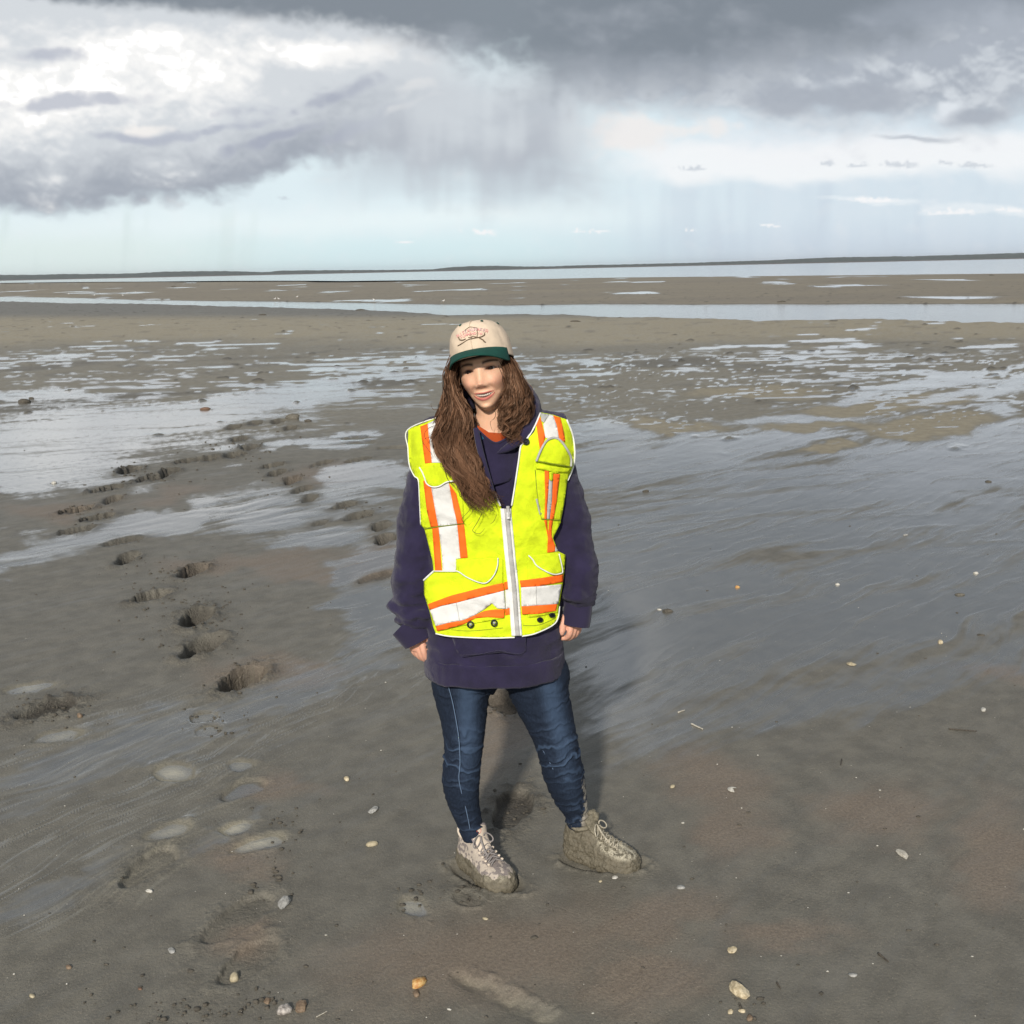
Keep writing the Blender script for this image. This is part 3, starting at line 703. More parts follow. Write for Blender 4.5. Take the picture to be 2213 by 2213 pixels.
def ellips(c, r, n=24):
    th = np.linspace(0, np.pi, n + 1); ph = np.linspace(0, 2 * np.pi, 2 * n, endpoint=False)
    V = np.stack([np.sin(th)[:, None] * np.cos(ph), np.sin(th)[:, None] * np.sin(ph), np.cos(th)[:, None] + 0 * ph], -1).reshape(-1, 3) * np.asarray(r) + np.asarray(c)
    return V, [list(f)[::-1] for f in grid_faces(n + 1, 2 * n, wrap=True)]
def path3(pts, Y):
    """photo pixel path with a distance per point -> 3D"""
    p = np.array(pts, float); return at(p[:, 0], p[:, 1], np.broadcast_to(np.asarray(Y, float), (len(p),)))
MM = 1.0 / 760.0                       # metres per photo pixel at the figure

# ---------------------------------------------------------------- cloth surface of chest and back
YC = 2.985                              # distance of the body's mid plane
def fcol(name, rgb, rough=0.85, sheen=0.0, bump_scale=900.0, bump_amt=0.25, bump_dist=0.0012, var=0.12, vscale=14.0, spec=0.3, crease=0.0):
    m, t, b = material(name)
    P3 = S(t, t.node('ShaderNodeTexCoord').outputs['Object'])
    n = t.noise(P3, vscale, 5.0, 0.6)
    lo = tuple(c * (1 - var) for c in rgb); hi = tuple(min(c * (1 + var), 1) for c in rgb)
    t.set(b.inputs['Base Color'], t.mix(t.step(n, 0.3, 0.7), lo, hi))
    b.inputs['Roughness'].default_value = rough; b.inputs['Specular IOR Level'].default_value = spec
    if sheen: b.inputs['Sheen Weight'].default_value = sheen
    h = t.noise(P3, bump_scale, 2.0, 0.5) + t.noise(P3, 60.0, 4.0, 0.6) * 0.8
    if crease:
        cr = t.math('ABSOLUTE', t.noise(P3, crease, 3.0, 0.55, dist=1.2) - 0.5)
        h = h + t.step(cr, 0.0, 0.22) * 0.9
    t.l.new(bump(t, h, bump_amt, bump_dist).s, b.inputs['Normal'])
    return m
M_NAVY = fcol('navy_fleece', (0.0225, 0.0180, 0.048), 0.92, 0.15, spec=0.2, var=0.2, bump_amt=0.5, bump_dist=0.004, crease=6.0)
M_RIB = fcol('navy_rib', (0.025, 0.0205, 0.050), 0.92, 0.15, spec=0.2)
M_LIME = fcol('lime_mesh', (0.69, 0.83, 0.012), 0.8, bump_scale=700, bump_amt=0.6, bump_dist=0.004, var=0.13, vscale=22, crease=7.0)
M_ORNG = fcol('orange_tape', (0.94, 0.15, 0.012), 0.75, var=0.06)
M_REFL = fcol('reflective_tape', (0.74, 0.73, 0.70), 0.45, var=0.08, vscale=22, bump_amt=0.5, bump_dist=0.003, crease=8.0)
M_GREYT = fcol('worn_reflective_tape', (0.42, 0.42, 0.40), 0.5, var=0.12, vscale=30)
M_EDGE = fcol('white_binding', (0.76, 0.76, 0.72), 0.8, var=0.06)
M_ZIP = fcol('zip_teeth', (0.42, 0.41, 0.39), 0.5, var=0.1)
M_BLACK = fcol('black_metal', (0.012, 0.014, 0.013), 0.45)
M_SEAM = fcol('dark_seam', (0.26, 0.32, 0.02), 0.9)
M_TEE = fcol('rust_tshirt', (0.38, 0.062, 0.012), 0.9)
M_BLUE = fcol('blue_lining', (0.02, 0.10, 0.17), 0.9)

def zrow(py, px=1060): return float(at(px, py, YC)[2])
ZR = np.array([zrow(p) for p in (1500, 1440, 1375, 1300, 1230, 1150, 1070, 1000, 940, 900)])[::1]
# hoodie torso: half width (m), centre x (photo px), half depth (m), by row
HWD = np.array([152, 158, 157, 160, 160, 163, 166, 168, 168, 168]) * MM * 1.0
HXC = np.array([1066, 1068, 1068, 1068, 1068, 1067, 1066, 1064, 1062, 1060])
HCX = np.array([at(x, p, YC)[0] for x, p in zip(HXC, (1500, 1440, 1375, 1300, 1230, 1150, 1070, 1000, 940, 900))])
HDP = np.array([0.138, 0.145, 0.148, 0.145, 0.138, 0.135, 0.138, 0.14, 0.135, 0.13])
_sx = (840, 880, 930, 985, 1022, 1066, 1104, 1140, 1200, 1240, 1280)
SH_X = np.array([at(x, 900, YC)[0] for x in _sx])
SH_Z = np.array([at(1060, y, YC)[2] for y in (965, 925, 900, 885, 928, 950, 932, 882, 892, 903, 950)])
def foldn(x, z):
    return 0.0030 * np.sin(x / 0.013 + 2.5 * fbm(x / 0.1, z / 0.1, 2, seed=104)) * np.exp(-((z - zrow(1365)) / 0.03) ** 2) + 0.0135 * fbm(x / 0.16, z / 0.10, 3, seed=101) + 0.0065 * fbm(x / 0.06 + z / 0.12, z / 0.05, 3, 0.55, seed=102) \
        + 0.006 * np.sin((z + 0.35 * x) / 0.026 + 3 * fbm(x / 0.1, z / 0.1, 2, seed=103)) * np.exp(-((z - zrow(1330)) / 0.05) ** 2) * 0.5
def front_y(x, z, extra=0.0, wr=True):
    a = np.interp(z, ZR, HWD) + extra; cx = np.interp(z, ZR, HCX); d = np.interp(z, ZR, HDP) + extra
    q = np.clip(np.abs(x - cx) / a, 0, 0.985)
    prof = (1 - q ** 2.5) ** (1 / 2.5)
    zs = np.interp(x, SH_X, SH_Z) + extra
    tt_ = np.clip((zs - z) / 0.15, 0.0, 1)
    top = np.sqrt(np.clip(1 - (1 - tt_) ** 2, 0.0, 1))
    y = YC - d * prof * top + 0.012 * np.clip((z - zrow(1150)) / 0.3, -1, 1)
    return y + (foldn(x, z) if wr else 0)
def on_front(px, py, extra):
    px = np.asarray(px, float); py = np.asarray(py, float); Y = np.full(px.shape, YC - 0.13)
    for k in range(8):
        P = at(px, py, Y); Y = 0.5 * Y + 0.5 * front_y(P[..., 0], P[..., 2], extra)
    return at(px, py, Y)
def poly_patch(poly, extra, step=7.0, rough=0.0, seed=0, surf=None):
    """triangulated patch of a photo-pixel outline laid on the chest surface"""
    surf = surf or on_front
    P = np.array(poly, float)
    pts = []; n = len(P)
    for i in range(n):
        a, b_ = P[i], P[(i + 1) % n]; m = max(1, int(np.ceil(np.linalg.norm(b_ - a) / step)))
        for k in range(m): pts.append(a + (b_ - a) * k / m)
    nb = len(pts); edges = [(i, (i + 1) % nb) for i in range(nb)]
    lo, hi = P.min(0), P.max(0)
    r = np.random.default_rng(seed)
    for gy_ in np.arange(lo[1] + step / 2, hi[1], step):
        for gx_ in np.arange(lo[0] + step / 2, hi[0], step):
            pts.append(np.array([gx_ + r.uniform(-.2, .2) * step, gy_ + r.uniform(-.2, .2) * step]))
    vs, es, fs, *_ = delaunay_2d_cdt([Vector((p[0], p[1])) for p in pts], edges, [], 1, 1e-4)
    Q = np.array([(v.x, v.y) for v in vs]); F = [list(f)[::-1] for f in fs]
    used = sorted({i for f in F for i in f}); mp_ = {u: k for k, u in enumerate(used)}
    F = [[mp_[i] for i in f] for f in F]
    return surf(Q[used, 0], Q[used, 1], extra), F
def patch(name, poly, extra, mat, parent, thick=0.0015, step=7.0, seed=0, surf=None):
    V, F = poly_patch(poly, extra, step, seed=seed, surf=surf)
    # face the camera
    f0 = F[len(F) // 2]; n = np.cross(V[f0[1]] - V[f0[0]], V[f0[2]] - V[f0[0]])
    if n[1] > 0: F = [f[::-1] for f in F]
    o = mesh_obj(name, V, F, mat, parent)
    md = o.modifiers.new('thickness', 'SOLIDIFY'); md.thickness = thick; md.offset = -1.0
    return o
def Z(pts):
    a = np.array(pts, float); x, y = z2(a[:, 0], a[:, 1]); return np.stack([x, y], -1)
def line_on(pts, extra, n=40, surf=None):
    p = resample(np.array(pts, float), n); return (surf or on_front)(p[:, 0], p[:, 1], extra)
def cord(name, P, r, mat, parent, sides=6, closed=False, sy=1.0):
    V, F = tube(P, r, sides, sy=sy, closed=closed); return mesh_obj(name, V, F, mat, parent)

# ---------------------------------------------------------------- hoodie: torso, sleeves and hood as one cloth
def torso_shell(extra, zlo_px, zhi_px, n=40, m=64):
    zz = np.linspace(zrow(zlo_px), zrow(zhi_px), n); th = np.linspace(0, 2 * np.pi, m, endpoint=False)
    V = []
    for z in zz:
        a = np.interp(z, ZR, HWD) + extra; cx = np.interp(z, ZR, HCX); d = np.interp(z, ZR, HDP) + extra
        c, s = np.cos(th), np.sin(th)
        x = cx + a * np.sign(c) * np.abs(c) ** (2 / 2.5)
        zs = np.interp(x, SH_X, SH_Z) + extra
        tt_ = np.clip((zs - z) / 0.15, 0.0, 1); top = np.sqrt(np.clip(1 - (1 - tt_) ** 2, 0.0, 1))
        y = YC + d * np.sign(s) * np.abs(s) ** (2 / 2.5) * top + 0.012 * np.clip((z - zrow(1150)) / 0.3, -1, 1)
        V.append(np.stack([x, y, np.minimum(z, zs)], -1))
    V = np.concatenate(V)
    F = [list(f) for f in grid_faces(n, m, wrap=True)] + [list(range(m))[::-1], list(range((n - 1) * m, n * m))]
    return V, F
def dpath(pts): return np.array(pts, float) * D2S
arm_L = dict(p=dpath([(868, 858), (828, 885), (808, 930), (795, 985), (787, 1045), (781, 1100), (779, 1140)]), Y=[2.99, 2.99, 2.985, 2.975, 2.965, 2.95, 2.935], r=[52, 58, 55, 53, 52, 51, 43])
arm_R = dict(p=dpath([(1008, 845), (1035, 872), (1054, 920), (1070, 985), (1082, 1040), (1090, 1085), (1092, 1115)]), Y=[2.99, 2.99, 2.985, 2.975, 2.965, 2.95, 2.935], r=[50, 56, 53, 51, 49, 47, 38])
sleeves = []
for A_ in (arm_L, arm_R):
    P, rr = resample(path3(A_['p'], A_['Y']), 40, np.array(A_['r']) * MM)
    sleeves.append(tube(P, rr, 20))
# blouson fold where the sleeve gathers on the cuff
sleeves.append(tube(resample(path3(dpath([(740, 1142), (768, 1158), (805, 1160), (820, 1150)]), [2.95, 2.9, 2.9, 2.93]), 16), [0.020, 0.027, 0.028, 0.02][0:1] * 16, 12))
sleeves.append(tube(resample(path3(dpath([(752, 1172), (780, 1178), (815, 1172)]), [2.94, 2.895, 2.92]), 16), [0.019] * 16, 12))
sleeves.append(tube(resample(path3(dpath([(1062, 1118), (1090, 1122), (1118, 1120)]), [2.93, 2.89, 2.94]), 16), [0.024] * 16, 12))
sleeves.append(tube(resample(path3(dpath([(1068, 1136), (1092, 1138), (1116, 1132)]), [2.94, 2.90, 2.95]), 16), [0.016] * 16, 12))
hood_pts = [(1062, 985), (1095, 970), (1126, 945), (1144, 915), (1142, 878), (1128, 852), (1098, 844), (1060, 846), (1020, 856), (990, 888), (990, 925)]
hoodP = path3(hood_pts, [2.862, 2.862, 2.88, 2.93, 2.985, 3.04, 3.09, 3.10, 3.08, 3.02, 2.93])
hP, hr = resample(hoodP, 70, np.array([4, 9, 18, 26, 28, 28, 30, 32, 30, 24, 12]) * MM)
hoodm = [tube(hP, hr, 16)]
hP2, hr2 = resample(path3([(1140, 890), (1146, 930), (1140, 975), (1100, 985), (1040, 985), (980, 975), (970, 930)], [3.02, 3.05, 3.10, 3.13, 3.13, 3.10, 3.04]), 40, np.array([30, 34, 38, 40, 40, 36, 30]) * MM)
hoodm.append(tube(hP2, hr2, 16))
hem_lo = 1440
V, Q = remesh([torso_shell(0.0, hem_lo, 868)] + sleeves + hoodm, 0.0055, 3)
N_ = vnormals(V, Q)
px_, py_ = pix(V)
arm_w = sst(np.abs(V[:, 0] - float(at(1066, 1150, YC)[0])), 0.185, 0.225)
f1 = fbm3(V * np.array([9, 9, 14]), 3, seed=3); f2 = fbm3(V * np.array([22, 22, 40]), 3, seed=4)
rid = np.sin(V[:, 2] / 0.0105 + V[:, 0] * 30 * np.sign(V[:, 0]) + f1 * 6) * sst(py_, 1180, 1290) * arm_w
drape = np.sin(V[:, 0] / 0.022 + f1 * 3.5) * sst(py_, 1330, 1410) * (1 - arm_w)
V = V + N_ * (0.013 * f1 + 0.0030 * f2 * (1 + 0.3 * arm_w) + 0.004 * rid + 0.005 * drape)[:, None]
hoodie = mesh_obj('hoodie', V, Q, M_NAVY, PERSON)
# hem band, kangaroo pocket, cuffs, neckline, drawcord
def on_hood(px, py, extra):
    return on_front(px, py, extra)
hb = []
zz = np.linspace(zrow(1398), zrow(1444), 12); th = np.linspace(0, 2 * np.pi, 160, endpoint=False)
for k, z in enumerate(zz):
    u = 1 - k / 11.0
    a = np.interp(z, ZR, HWD) + 0.0015 * math.sin(math.pi * (1 - u)); d = np.interp(z, ZR, HDP) + 0.0015 * math.sin(math.pi * (1 - u)); cx = np.interp(z, ZR, HCX)
    c, s = np.cos(th), np.sin(th)
    wv = 0.004 * fbm(np.cos(th) * 3, np.sin(th) * 3, 3, seed=7) + 0.0005 * np.sin(th * 120)
    x = cx + (a + wv) * np.sign(c) * np.abs(c) ** 0.8; y = YC + (d + wv) * np.sign(s) * np.abs(s) ** 0.8 - 0.012 * 1
    hb.append(np.stack([x, y, z + 0.008 * fbm(np.cos(th) * 2, np.sin(th) * 2, 2, seed=8)], -1))
hem = mesh_obj('hem_band', np.concatenate(hb), grid_faces(12, 160, wrap=True), M_NAVY, hoodie)
md = hem.modifiers.new('thickness', 'SOLIDIFY'); md.thickness = 0.006; md.offset = -1
patch('front_pocket', Z([(600, 1990), (630, 2070), (640, 2110), (690, 2165), (900, 2140), (1020, 2125), (1180, 2155), (1225, 2120), (1225, 1960), (900, 1990)]), 0.0085, M_NAVY, hoodie, 0.004)
cord('pocket_stitching', line_on(Z([(690, 2150), (830, 2140), (1000, 2112), (1080, 2130), (1180, 2138), (1222, 2105)]), 0.0125), 0.0011, M_RIB, hoodie)
for pts, Y, rr in (([(872, 1348), (886, 1362), (900, 1378), (905, 1386)], [2.93, 2.925, 2.92, 2.918], [36, 37, 37, 36]), ([(1250, 1294), (1249, 1312), (1245, 1338), (1243, 1350)], [2.935, 2.93, 2.925, 2.923], [31, 32, 33, 33])):
    P, r_ = resample(path3(pts, Y), 14, np.array(rr) * MM)
    V, F = tube(P, r_, 48, sy=0.8, cap=False)
    k = np.tile(np.arange(48) % 2, 14); V = V + (V - np.repeat(P, 48, 0)) * (k * 0.02)[:, None]
    cf = mesh_obj('cuff', V, F, M_RIB, hoodie); md = cf.modifiers.new('thickness', 'SOLIDIFY'); md.thickness = 0.005; md.offset = -1
def throat(px, py, extra): return at(px, py, 2.884 + 6.0 * ((np.asarray(px) - 1066) * MM) ** 2 + 0.0003 * (930 - np.asarray(py)) - extra)
patch('collar', np.array([(1004, 900), (1014, 908), (1036, 932), (1068, 957), (1094, 948), (1118, 928), (1136, 905), (1152, 930), (1140, 1000), (1100, 1040), (1060, 1050), (1034, 1000), (1012, 940)], float), 0.010, M_NAVY, hoodie, 0.004, 5.0, surf=throat)
_nk = resample(np.array([(1014, 908), (1036, 932), (1068, 957), (1094, 948), (1118, 928), (1136, 905)], float), 30)
cord('neckline', throat(_nk[:, 0], _nk[:, 1], 0.010), 0.0032, M_RIB, hoodie, 8)
dc = path3([(1028, 925), (1036, 965), (1048, 1010), (1060, 1050), (1067, 1074)], [2.845, 2.83, 2.822, 2.818, 2.816])
cord('drawcord', resample(dc, 30), np.interp(np.linspace(0, 1, 30), [0, .2, 1], [.007, .009, .0075]), M_RIB, hoodie, 8, sy=0.45)
cord('cord_end', resample(path3([(1064, 1062), (1069, 1077)], [2.812, 2.812]), 6), 0.0065, M_BLACK, hoodie, 8)

# ---------------------------------------------------------------- safety vest
EX = 0.019                                             # how far the vest stands off the body surface
left_poly = Z([(620, 140), (520, 150), (240, 262), (238, 420), (250, 560), (290, 650), (325, 690), (335, 850), (345, 1060), (375, 1095), (410, 1230), (440, 1350), (452, 1440), (370, 1520), (372, 1640), (420, 1790), (445, 1900), (470, 1968), (600, 1992), (900, 2005), (1130, 2000), (1112, 1700), (1087, 1400), (1052, 1100), (1014, 900), (960, 790), (880, 620), (800, 420), (700, 250)])
right_poly = Z([(1110, 890), (1130, 740), (1180, 400), (1215, 370), (1290, 250), (1345, 120), (1450, 140), (1565, 180), (1610, 300), (1630, 430), (1622, 560), (1570, 690), (1545, 870), (1510, 1050), (1450, 1170), (1490, 1280), (1555, 1310), (1545, 1450), (1530, 1560), (1505, 1720), (1490, 1840), (1440, 1902), (1300, 1967), (1190, 1990), (1172, 1700), (1142, 1400), (1112, 1100), (1102, 930)])
VEST = patch('safety_vest', left_poly, EX, M_LIME, PERSON, 0.003, 6.0)
patch('front_panel', right_poly, EX, M_LIME, VEST, 0.003, 6.0)
def on_back(px, py, extra):
    px = np.asarray(px, float); py = np.asarray(py, float); Y = np.full(px.shape, YC + 0.1)
    for k in range(8):
        P = at(px, py, Y); Y = 0.5 * Y + 0.5 * (2 * YC - front_y(P[..., 0], P[..., 2], extra, False))
    return at(px, py, Y)
back_poly = np.array([(960, 892), (885, 926), (884, 1000), (905, 1050), (912, 1200), (912, 1300), (930, 1375), (1060, 1385), (1190, 1375), (1222, 1260), (1208, 1150), (1228, 1040), (1236, 960), (1222, 905), (1168, 890), (1110, 905), (1060, 912), (1010, 905)])
patch('back_panel', back_poly, EX, M_LIME, VEST, 0.003, 9.0, surf=on_back)
def vp(name, pts, mat, lift=0.002, thick=0.0012, seed=0): return patch(name, Z(pts), EX + lift, mat, VEST, thick, 5.5, seed)
OS, RS = 'orange_stripe', 'reflective_stripe'
vp(OS, [(340, 238), (402, 214), (437, 540), (380, 547)], M_ORNG)
vp(RS, [(402, 214), (500, 165), (530, 540), (437, 540)], M_REFL)
vp(OS, [(500, 165), (560, 148), (590, 540), (530, 540)], M_ORNG)
vp('chest_pocket', [(330, 700), (345, 1058), (375, 1090), (705, 1048), (690, 700)], M_LIME, 0.003, 0.003)
vp(OS, [(365, 690), (425, 712), (490, 1070), (428, 1080), (395, 940)], M_ORNG, 0.006)
vp(RS, [(425, 712), (580, 712), (615, 900), (650, 1054), (490, 1070)], M_REFL, 0.006)
vp(OS, [(580, 712), (640, 800), (690, 1000), (705, 1047), (650, 1054), (615, 900)], M_ORNG, 0.006)
vp(OS, [(440, 1086), (493, 1078), (520, 1440), (526, 1466), (467, 1466), (452, 1250)], M_ORNG)
vp(RS, [(493, 1078), (650, 1062), (676, 1340), (640, 1345), (640, 1450), (528, 1455), (520, 1300)], M_REFL)
vp(OS, [(650, 1062), (706, 1056), (737, 1335), (676, 1340)], M_ORNG)
vp('pocket_flap', [(333, 578), (500, 556), (690, 560), (690, 690), (570, 700), (500, 737), (440, 742), (395, 715), (375, 660), (350, 605)], M_LIME, 0.0095, 0.003)
E_L = 0.011
def edge(pts, extra, r=0.0028, mat=M_EDGE, n=50, name='white_binding'): return cord(name, line_on(Z(pts), EX + extra, n), r, mat, VEST, 6)
edge([(333, 580), (352, 610), (375, 662), (395, 716), (440, 742), (500, 737), (570, 700), (690, 688)], E_L, 0.0021)
edge([(375, 1091), (500, 1073), (640, 1055), (705, 1047)], 0.004, 0.0016, M_SEAM, name='pocket_seam')
# right breast
vp(OS, [(1310, 212), (1342, 150), (1350, 185), (1386, 330), (1345, 442), (1332, 370)], M_ORNG)
vp('reflective_stripe', [(1346, 126), (1418, 138), (1372, 205), (1352, 190)], M_GREYT, 0.0022)
vp(RS, [(1420, 137), (1450, 145), (1480, 225), (1502, 340), (1440, 350), (1386, 330), (1368, 220)], M_REFL)
vp(OS, [(1450, 145), (1512, 165), (1545, 300), (1552, 370), (1502, 340), (1480, 225)], M_ORNG)
vp('breast_pocket', [(1305, 560), (1450, 575), (1605, 590), (1570, 690), (1545, 860), (1512, 1018), (1352, 1008), (1320, 800)], M_LIME, 0.003, 0.003)
vp(OS, [(1380, 605), (1416, 612), (1412, 760), (1402, 900), (1398, 1010), (1378, 1010), (1386, 850)], M_ORNG, 0.0065)
vp(RS, [(1417, 680), (1446, 690), (1442, 850), (1424, 1010), (1400, 1010), (1404, 900), (1414, 760)], M_GREYT, 0.0065)
vp(OS, [(1452, 632), (1508, 636), (1482, 860), (1454, 1016), (1424, 1012), (1444, 850), (1450, 700)], M_ORNG, 0.0065)
vp(OS, [(1378, 1022), (1400, 1022), (1404, 1090), (1412, 1120), (1420, 1022), (1450, 1022), (1438, 1110), (1440, 1160), (1470, 1240), (1466, 1284), (1402, 1292), (1408, 1170), (1392, 1090)], M_ORNG)
vp(RS, [(1470, 1238), (1496, 1278), (1468, 1284)], M_GREYT)
vp('pull_tab', [(1420, 618), (1452, 620), (1450, 688), (1436, 694), (1421, 686)], M_LIME, 0.0095, 0.002)
vp('pocket_flap', [(1312, 528), (1346, 440), (1388, 368), (1440, 338), (1500, 348), (1558, 420), (1598, 500), (1598, 572), (1450, 548)], M_LIME, 0.008, 0.004)
edge([(1310, 530), (1346, 440), (1388, 368), (1440, 336), (1500, 346), (1560, 420), (1600, 500), (1600, 572)], 0.0095, 0.0036, M_GREYT)
edge([(1306, 526), (1380, 537), (1450, 550), (1530, 563), (1605, 575)], 0.0085, 0.0016, M_SEAM, name='pocket_seam')
vp('pocket_hem', [(1308, 552), (1450, 572), (1600, 590), (1585, 618), (1500, 622), (1462, 634), (1430, 612), (1310, 592)], M_LIME, 0.008, 0.003)
edge([(1352, 1010), (1430, 1016), (1512, 1020)], 0.004, 0.0013, M_SEAM, name='pocket_seam')
edge([(1300, 600), (1318, 800), (1352, 1008)], 0.003, 0.0012, M_SEAM, name='pocket_seam')
vp('pen_slot', [(1305, 845), (1320, 842), (1356, 960), (1352, 978), (1338, 975)], M_GREYT, 0.003)
cord('snap', on_front(*np.moveaxis(Z([(1228 + 16 * math.cos(q), 366 + 18 * math.sin(q)) for q in np.linspace(0, 6.283, 14, endpoint=False)]), -1, 0), EX + 0.004), 0.004, M_BLACK, VEST, 6, closed=True)
cord('snap_stud', on_front(*np.moveaxis(Z([(1220, 366), (1236, 366)]), -1, 0), EX + 0.004), 0.0065, M_BLACK, VEST, 8)
# lower pockets
vp('lower_pocket', [(452, 1448), (640, 1452), (640, 1350), (1030, 1350), (1032, 1840), (700, 1900), (480, 1940), (425, 1800), (374, 1640), (374, 1524)], M_LIME, 0.0045, 0.003)
vp('lower_pocket', [(1235, 1318), (1497, 1288), (1552, 1316), (1540, 1470), (1525, 1570), (1490, 1790), (1300, 1830), (1240, 1835)], M_LIME, 0.0045, 0.003)
vp('pocket_flap', [(640, 1350), (990, 1335), (985, 1400), (960, 1470), (920, 1520), (880, 1545), (820, 1535), (730, 1495), (660, 1450)], M_LIME, 0.010, 0.004)
edge([(990, 1336), (986, 1400), (962, 1470), (922, 1522), (880, 1547), (820, 1537), (730, 1497), (658, 1450), (610, 1448), (452, 1446)], 0.0115, 0.0018)
vp('pocket_flap', [(1245, 1315), (1495, 1290), (1530, 1440), (1510, 1465), (1450, 1470), (1370, 1435), (1310, 1395), (1280, 1350)], M_LIME, 0.010, 0.004)
edge([(1245, 1315), (1280, 1350), (1310, 1397), (1370, 1437), (1450, 1472), (1510, 1467), (1530, 1440), (1500, 1300)], 0.0115, 0.002)
edge([(455, 1444), (415, 1480), (370, 1522)], 0.006, 0.003)
# belt of tape
vp(OS, [(404, 1722), (600, 1650), (850, 1585), (1035, 1545), (1042, 1608), (850, 1655), (640, 1710), (520, 1735), (420, 1772)], M_ORNG, 0.008)
vp(OS, [(1040, 1542), (1080, 1530), (1082, 1592), (1048, 1606)], M_ORNG, 0.0025)
vp(RS, [(420, 1772), (520, 1738), (640, 1712), (850, 1657), (1042, 1610), (1050, 1762), (985, 1758), (940, 1715), (890, 1755), (800, 1812), (700, 1856), (600, 1872), (470, 1905)], M_REFL, 0.008)
vp(RS, [(1050, 1606), (1090, 1598), (1096, 1752), (1054, 1762)], M_REFL, 0.0025)
vp(OS, [(470, 1906), (600, 1874), (700, 1858), (800, 1814), (870, 1782), (930, 1770), (1046, 1766), (1040, 1838), (900, 1830), (800, 1840), (690, 1895), (560, 1930), (480, 1948)], M_ORNG, 0.008)
vp(OS, [(1052, 1764), (1096, 1754), (1098, 1806), (1050, 1816)], M_ORNG, 0.0025)
vp(OS, [(1172, 1525), (1350, 1505), (1536, 1474), (1534, 1536), (1350, 1570), (1182, 1582)], M_ORNG, 0.008)
vp(RS, [(1182, 1583), (1350, 1571), (1522, 1558), (1492, 1720), (1330, 1732), (1187, 1740)], M_REFL, 0.008)
vp(OS, [(1187, 1741), (1330, 1733), (1484, 1721), (1476, 1778), (1330, 1802), (1192, 1808)], M_ORNG, 0.008)
edge([(640, 1712), (655, 1780), (668, 1866)], 0.009, 0.0009, M_GREYT, name='tape_stitching')
edge([(1310, 1575), (1308, 1650), (1312, 1732)], 0.009, 0.0009, M_GREYT, name='tape_stitching')
for gx_, gy_, rx_, ry_ in ((760, 1893, 24, 24), (958, 1880, 22, 25), (1342, 1853, 20, 16), (1443, 1815, 21, 14)):
    loop = Z([(gx_ + rx_ * math.cos(q), gy_ + ry_ * math.sin(q)) for q in np.linspace(0, 6.283, 18, endpoint=False)])
    cord('grommet', on_front(loop[:, 0], loop[:, 1], EX + 0.0075), 0.0026, M_BLACK, VEST, 6, closed=True)
    if gx_ > 1200: vp('grommet_hole', [(gx_ + rx_ * 0.8 * math.cos(q), gy_ + ry_ * 0.8 * math.sin(q)) for q in np.linspace(0, 6.283, 10, endpoint=False)], M_BLACK, 0.0068)
    else: vp('grommet_hole', [(gx_ + rx_ * 0.5 * math.cos(q), gy_ + ry_ * 0.5 * math.sin(q)) for q in np.linspace(0, 6.283, 10, endpoint=False)], M_GREYT, 0.0062)
# zip and bindings
zl = [(1052, 925), (1066, 1080), (1092, 1350), (1118, 1600), (1132, 1800), (1146, 1988)]
zc = np.array(resample(np.array(zl, float), 24))
def band(c, wl, wr): return np.concatenate([c + np.array([-wl, 0]), (c + np.array([wr, 0]))[::-1]])
vp('zip_tape', band(zc, 42, 46), M_EDGE, 0.004, 0.003)
vp('zip', band(zc, 10, 26), M_ZIP, 0.0075, 0.002)
edge([(1072, 905), (1076, 950), (1080, 990)], 0.012, 0.0055, M_ZIP, 12, 'zip_slider')
vp('zip_pull', [(1062, 955), (1092, 955), (1090, 1012), (1064, 1012)], M_REFL, 0.016, 0.003)
edge([(1010, 900), (960, 790), (880, 620), (800, 420), (700, 250), (640, 160)], 0.003, 0.0027)
edge([(1104, 900), (1130, 740), (1160, 540), (1180, 405), (1215, 365), (1290, 250), (1345, 125)], 0.003, 0.0026)
edge([(520, 150), (240, 262), (238, 420), (250, 560), (290, 650), (325, 690), (335, 850), (345, 1060)], 0.001, 0.0020)
edge([(1565, 182), (1610, 300), (1630, 430), (1622, 560), (1572, 690)], 0.001, 0.0027)
edge([(470, 1968), (600, 1992), (900, 2006), (1130, 2000)], 0.001, 0.0021)
edge([(1190, 1990), (1300, 1968), (1440, 1903), (1490, 1842), (1505, 1740)], 0.001, 0.0021)
for q in (((600, 1935), (760, 1945), (1030, 1920)), ((1200, 1900), (1330, 1895), (1470, 1840))):
    edge(q, 0.0008, 0.0009, M_SEAM, name='hem_stitching')
# ---------------------------------------------------------------- head frame: local (right in picture, forward to the lens, up) -> place
HC_eye = at(*c1(722, 832), 2.878)                        # midpoint between the eyes, on the face surface
h_roll, h_yaw, h_pitch = R(8.8), R(-10.0), R(4.0)
vdir = CAM - HC_eye; vdir = vdir / np.linalg.norm(vdir)  # towards the lens
fw = np.array([math.sin(h_yaw), -math.cos(h_yaw), 0.0]); fw = fw * math.cos(h_pitch) + np.array([0, 0, math.sin(h_pitch)])
rt = np.cross(np.array([0, 0, 1.0]), -fw) * -1.0; rt = np.cross(fw, np.array([0, 0, 1.0])) * -1
rt = rt / np.linalg.norm(rt)
if rt[0] < 0: rt = -rt
upv = np.cross(rt, -fw); upv = upv / np.linalg.norm(upv)
if upv[2] < 0: upv = -upv
cr_, sr_ = math.cos(h_roll + ROLL), math.sin(h_roll + ROLL)
RT = rt * cr_ + upv * sr_; UP = upv * cr_ - rt * sr_; FW = fw
FACE = 0.088                                              # eye plane in front of the head centre
HC = HC_eye - FW * FACE
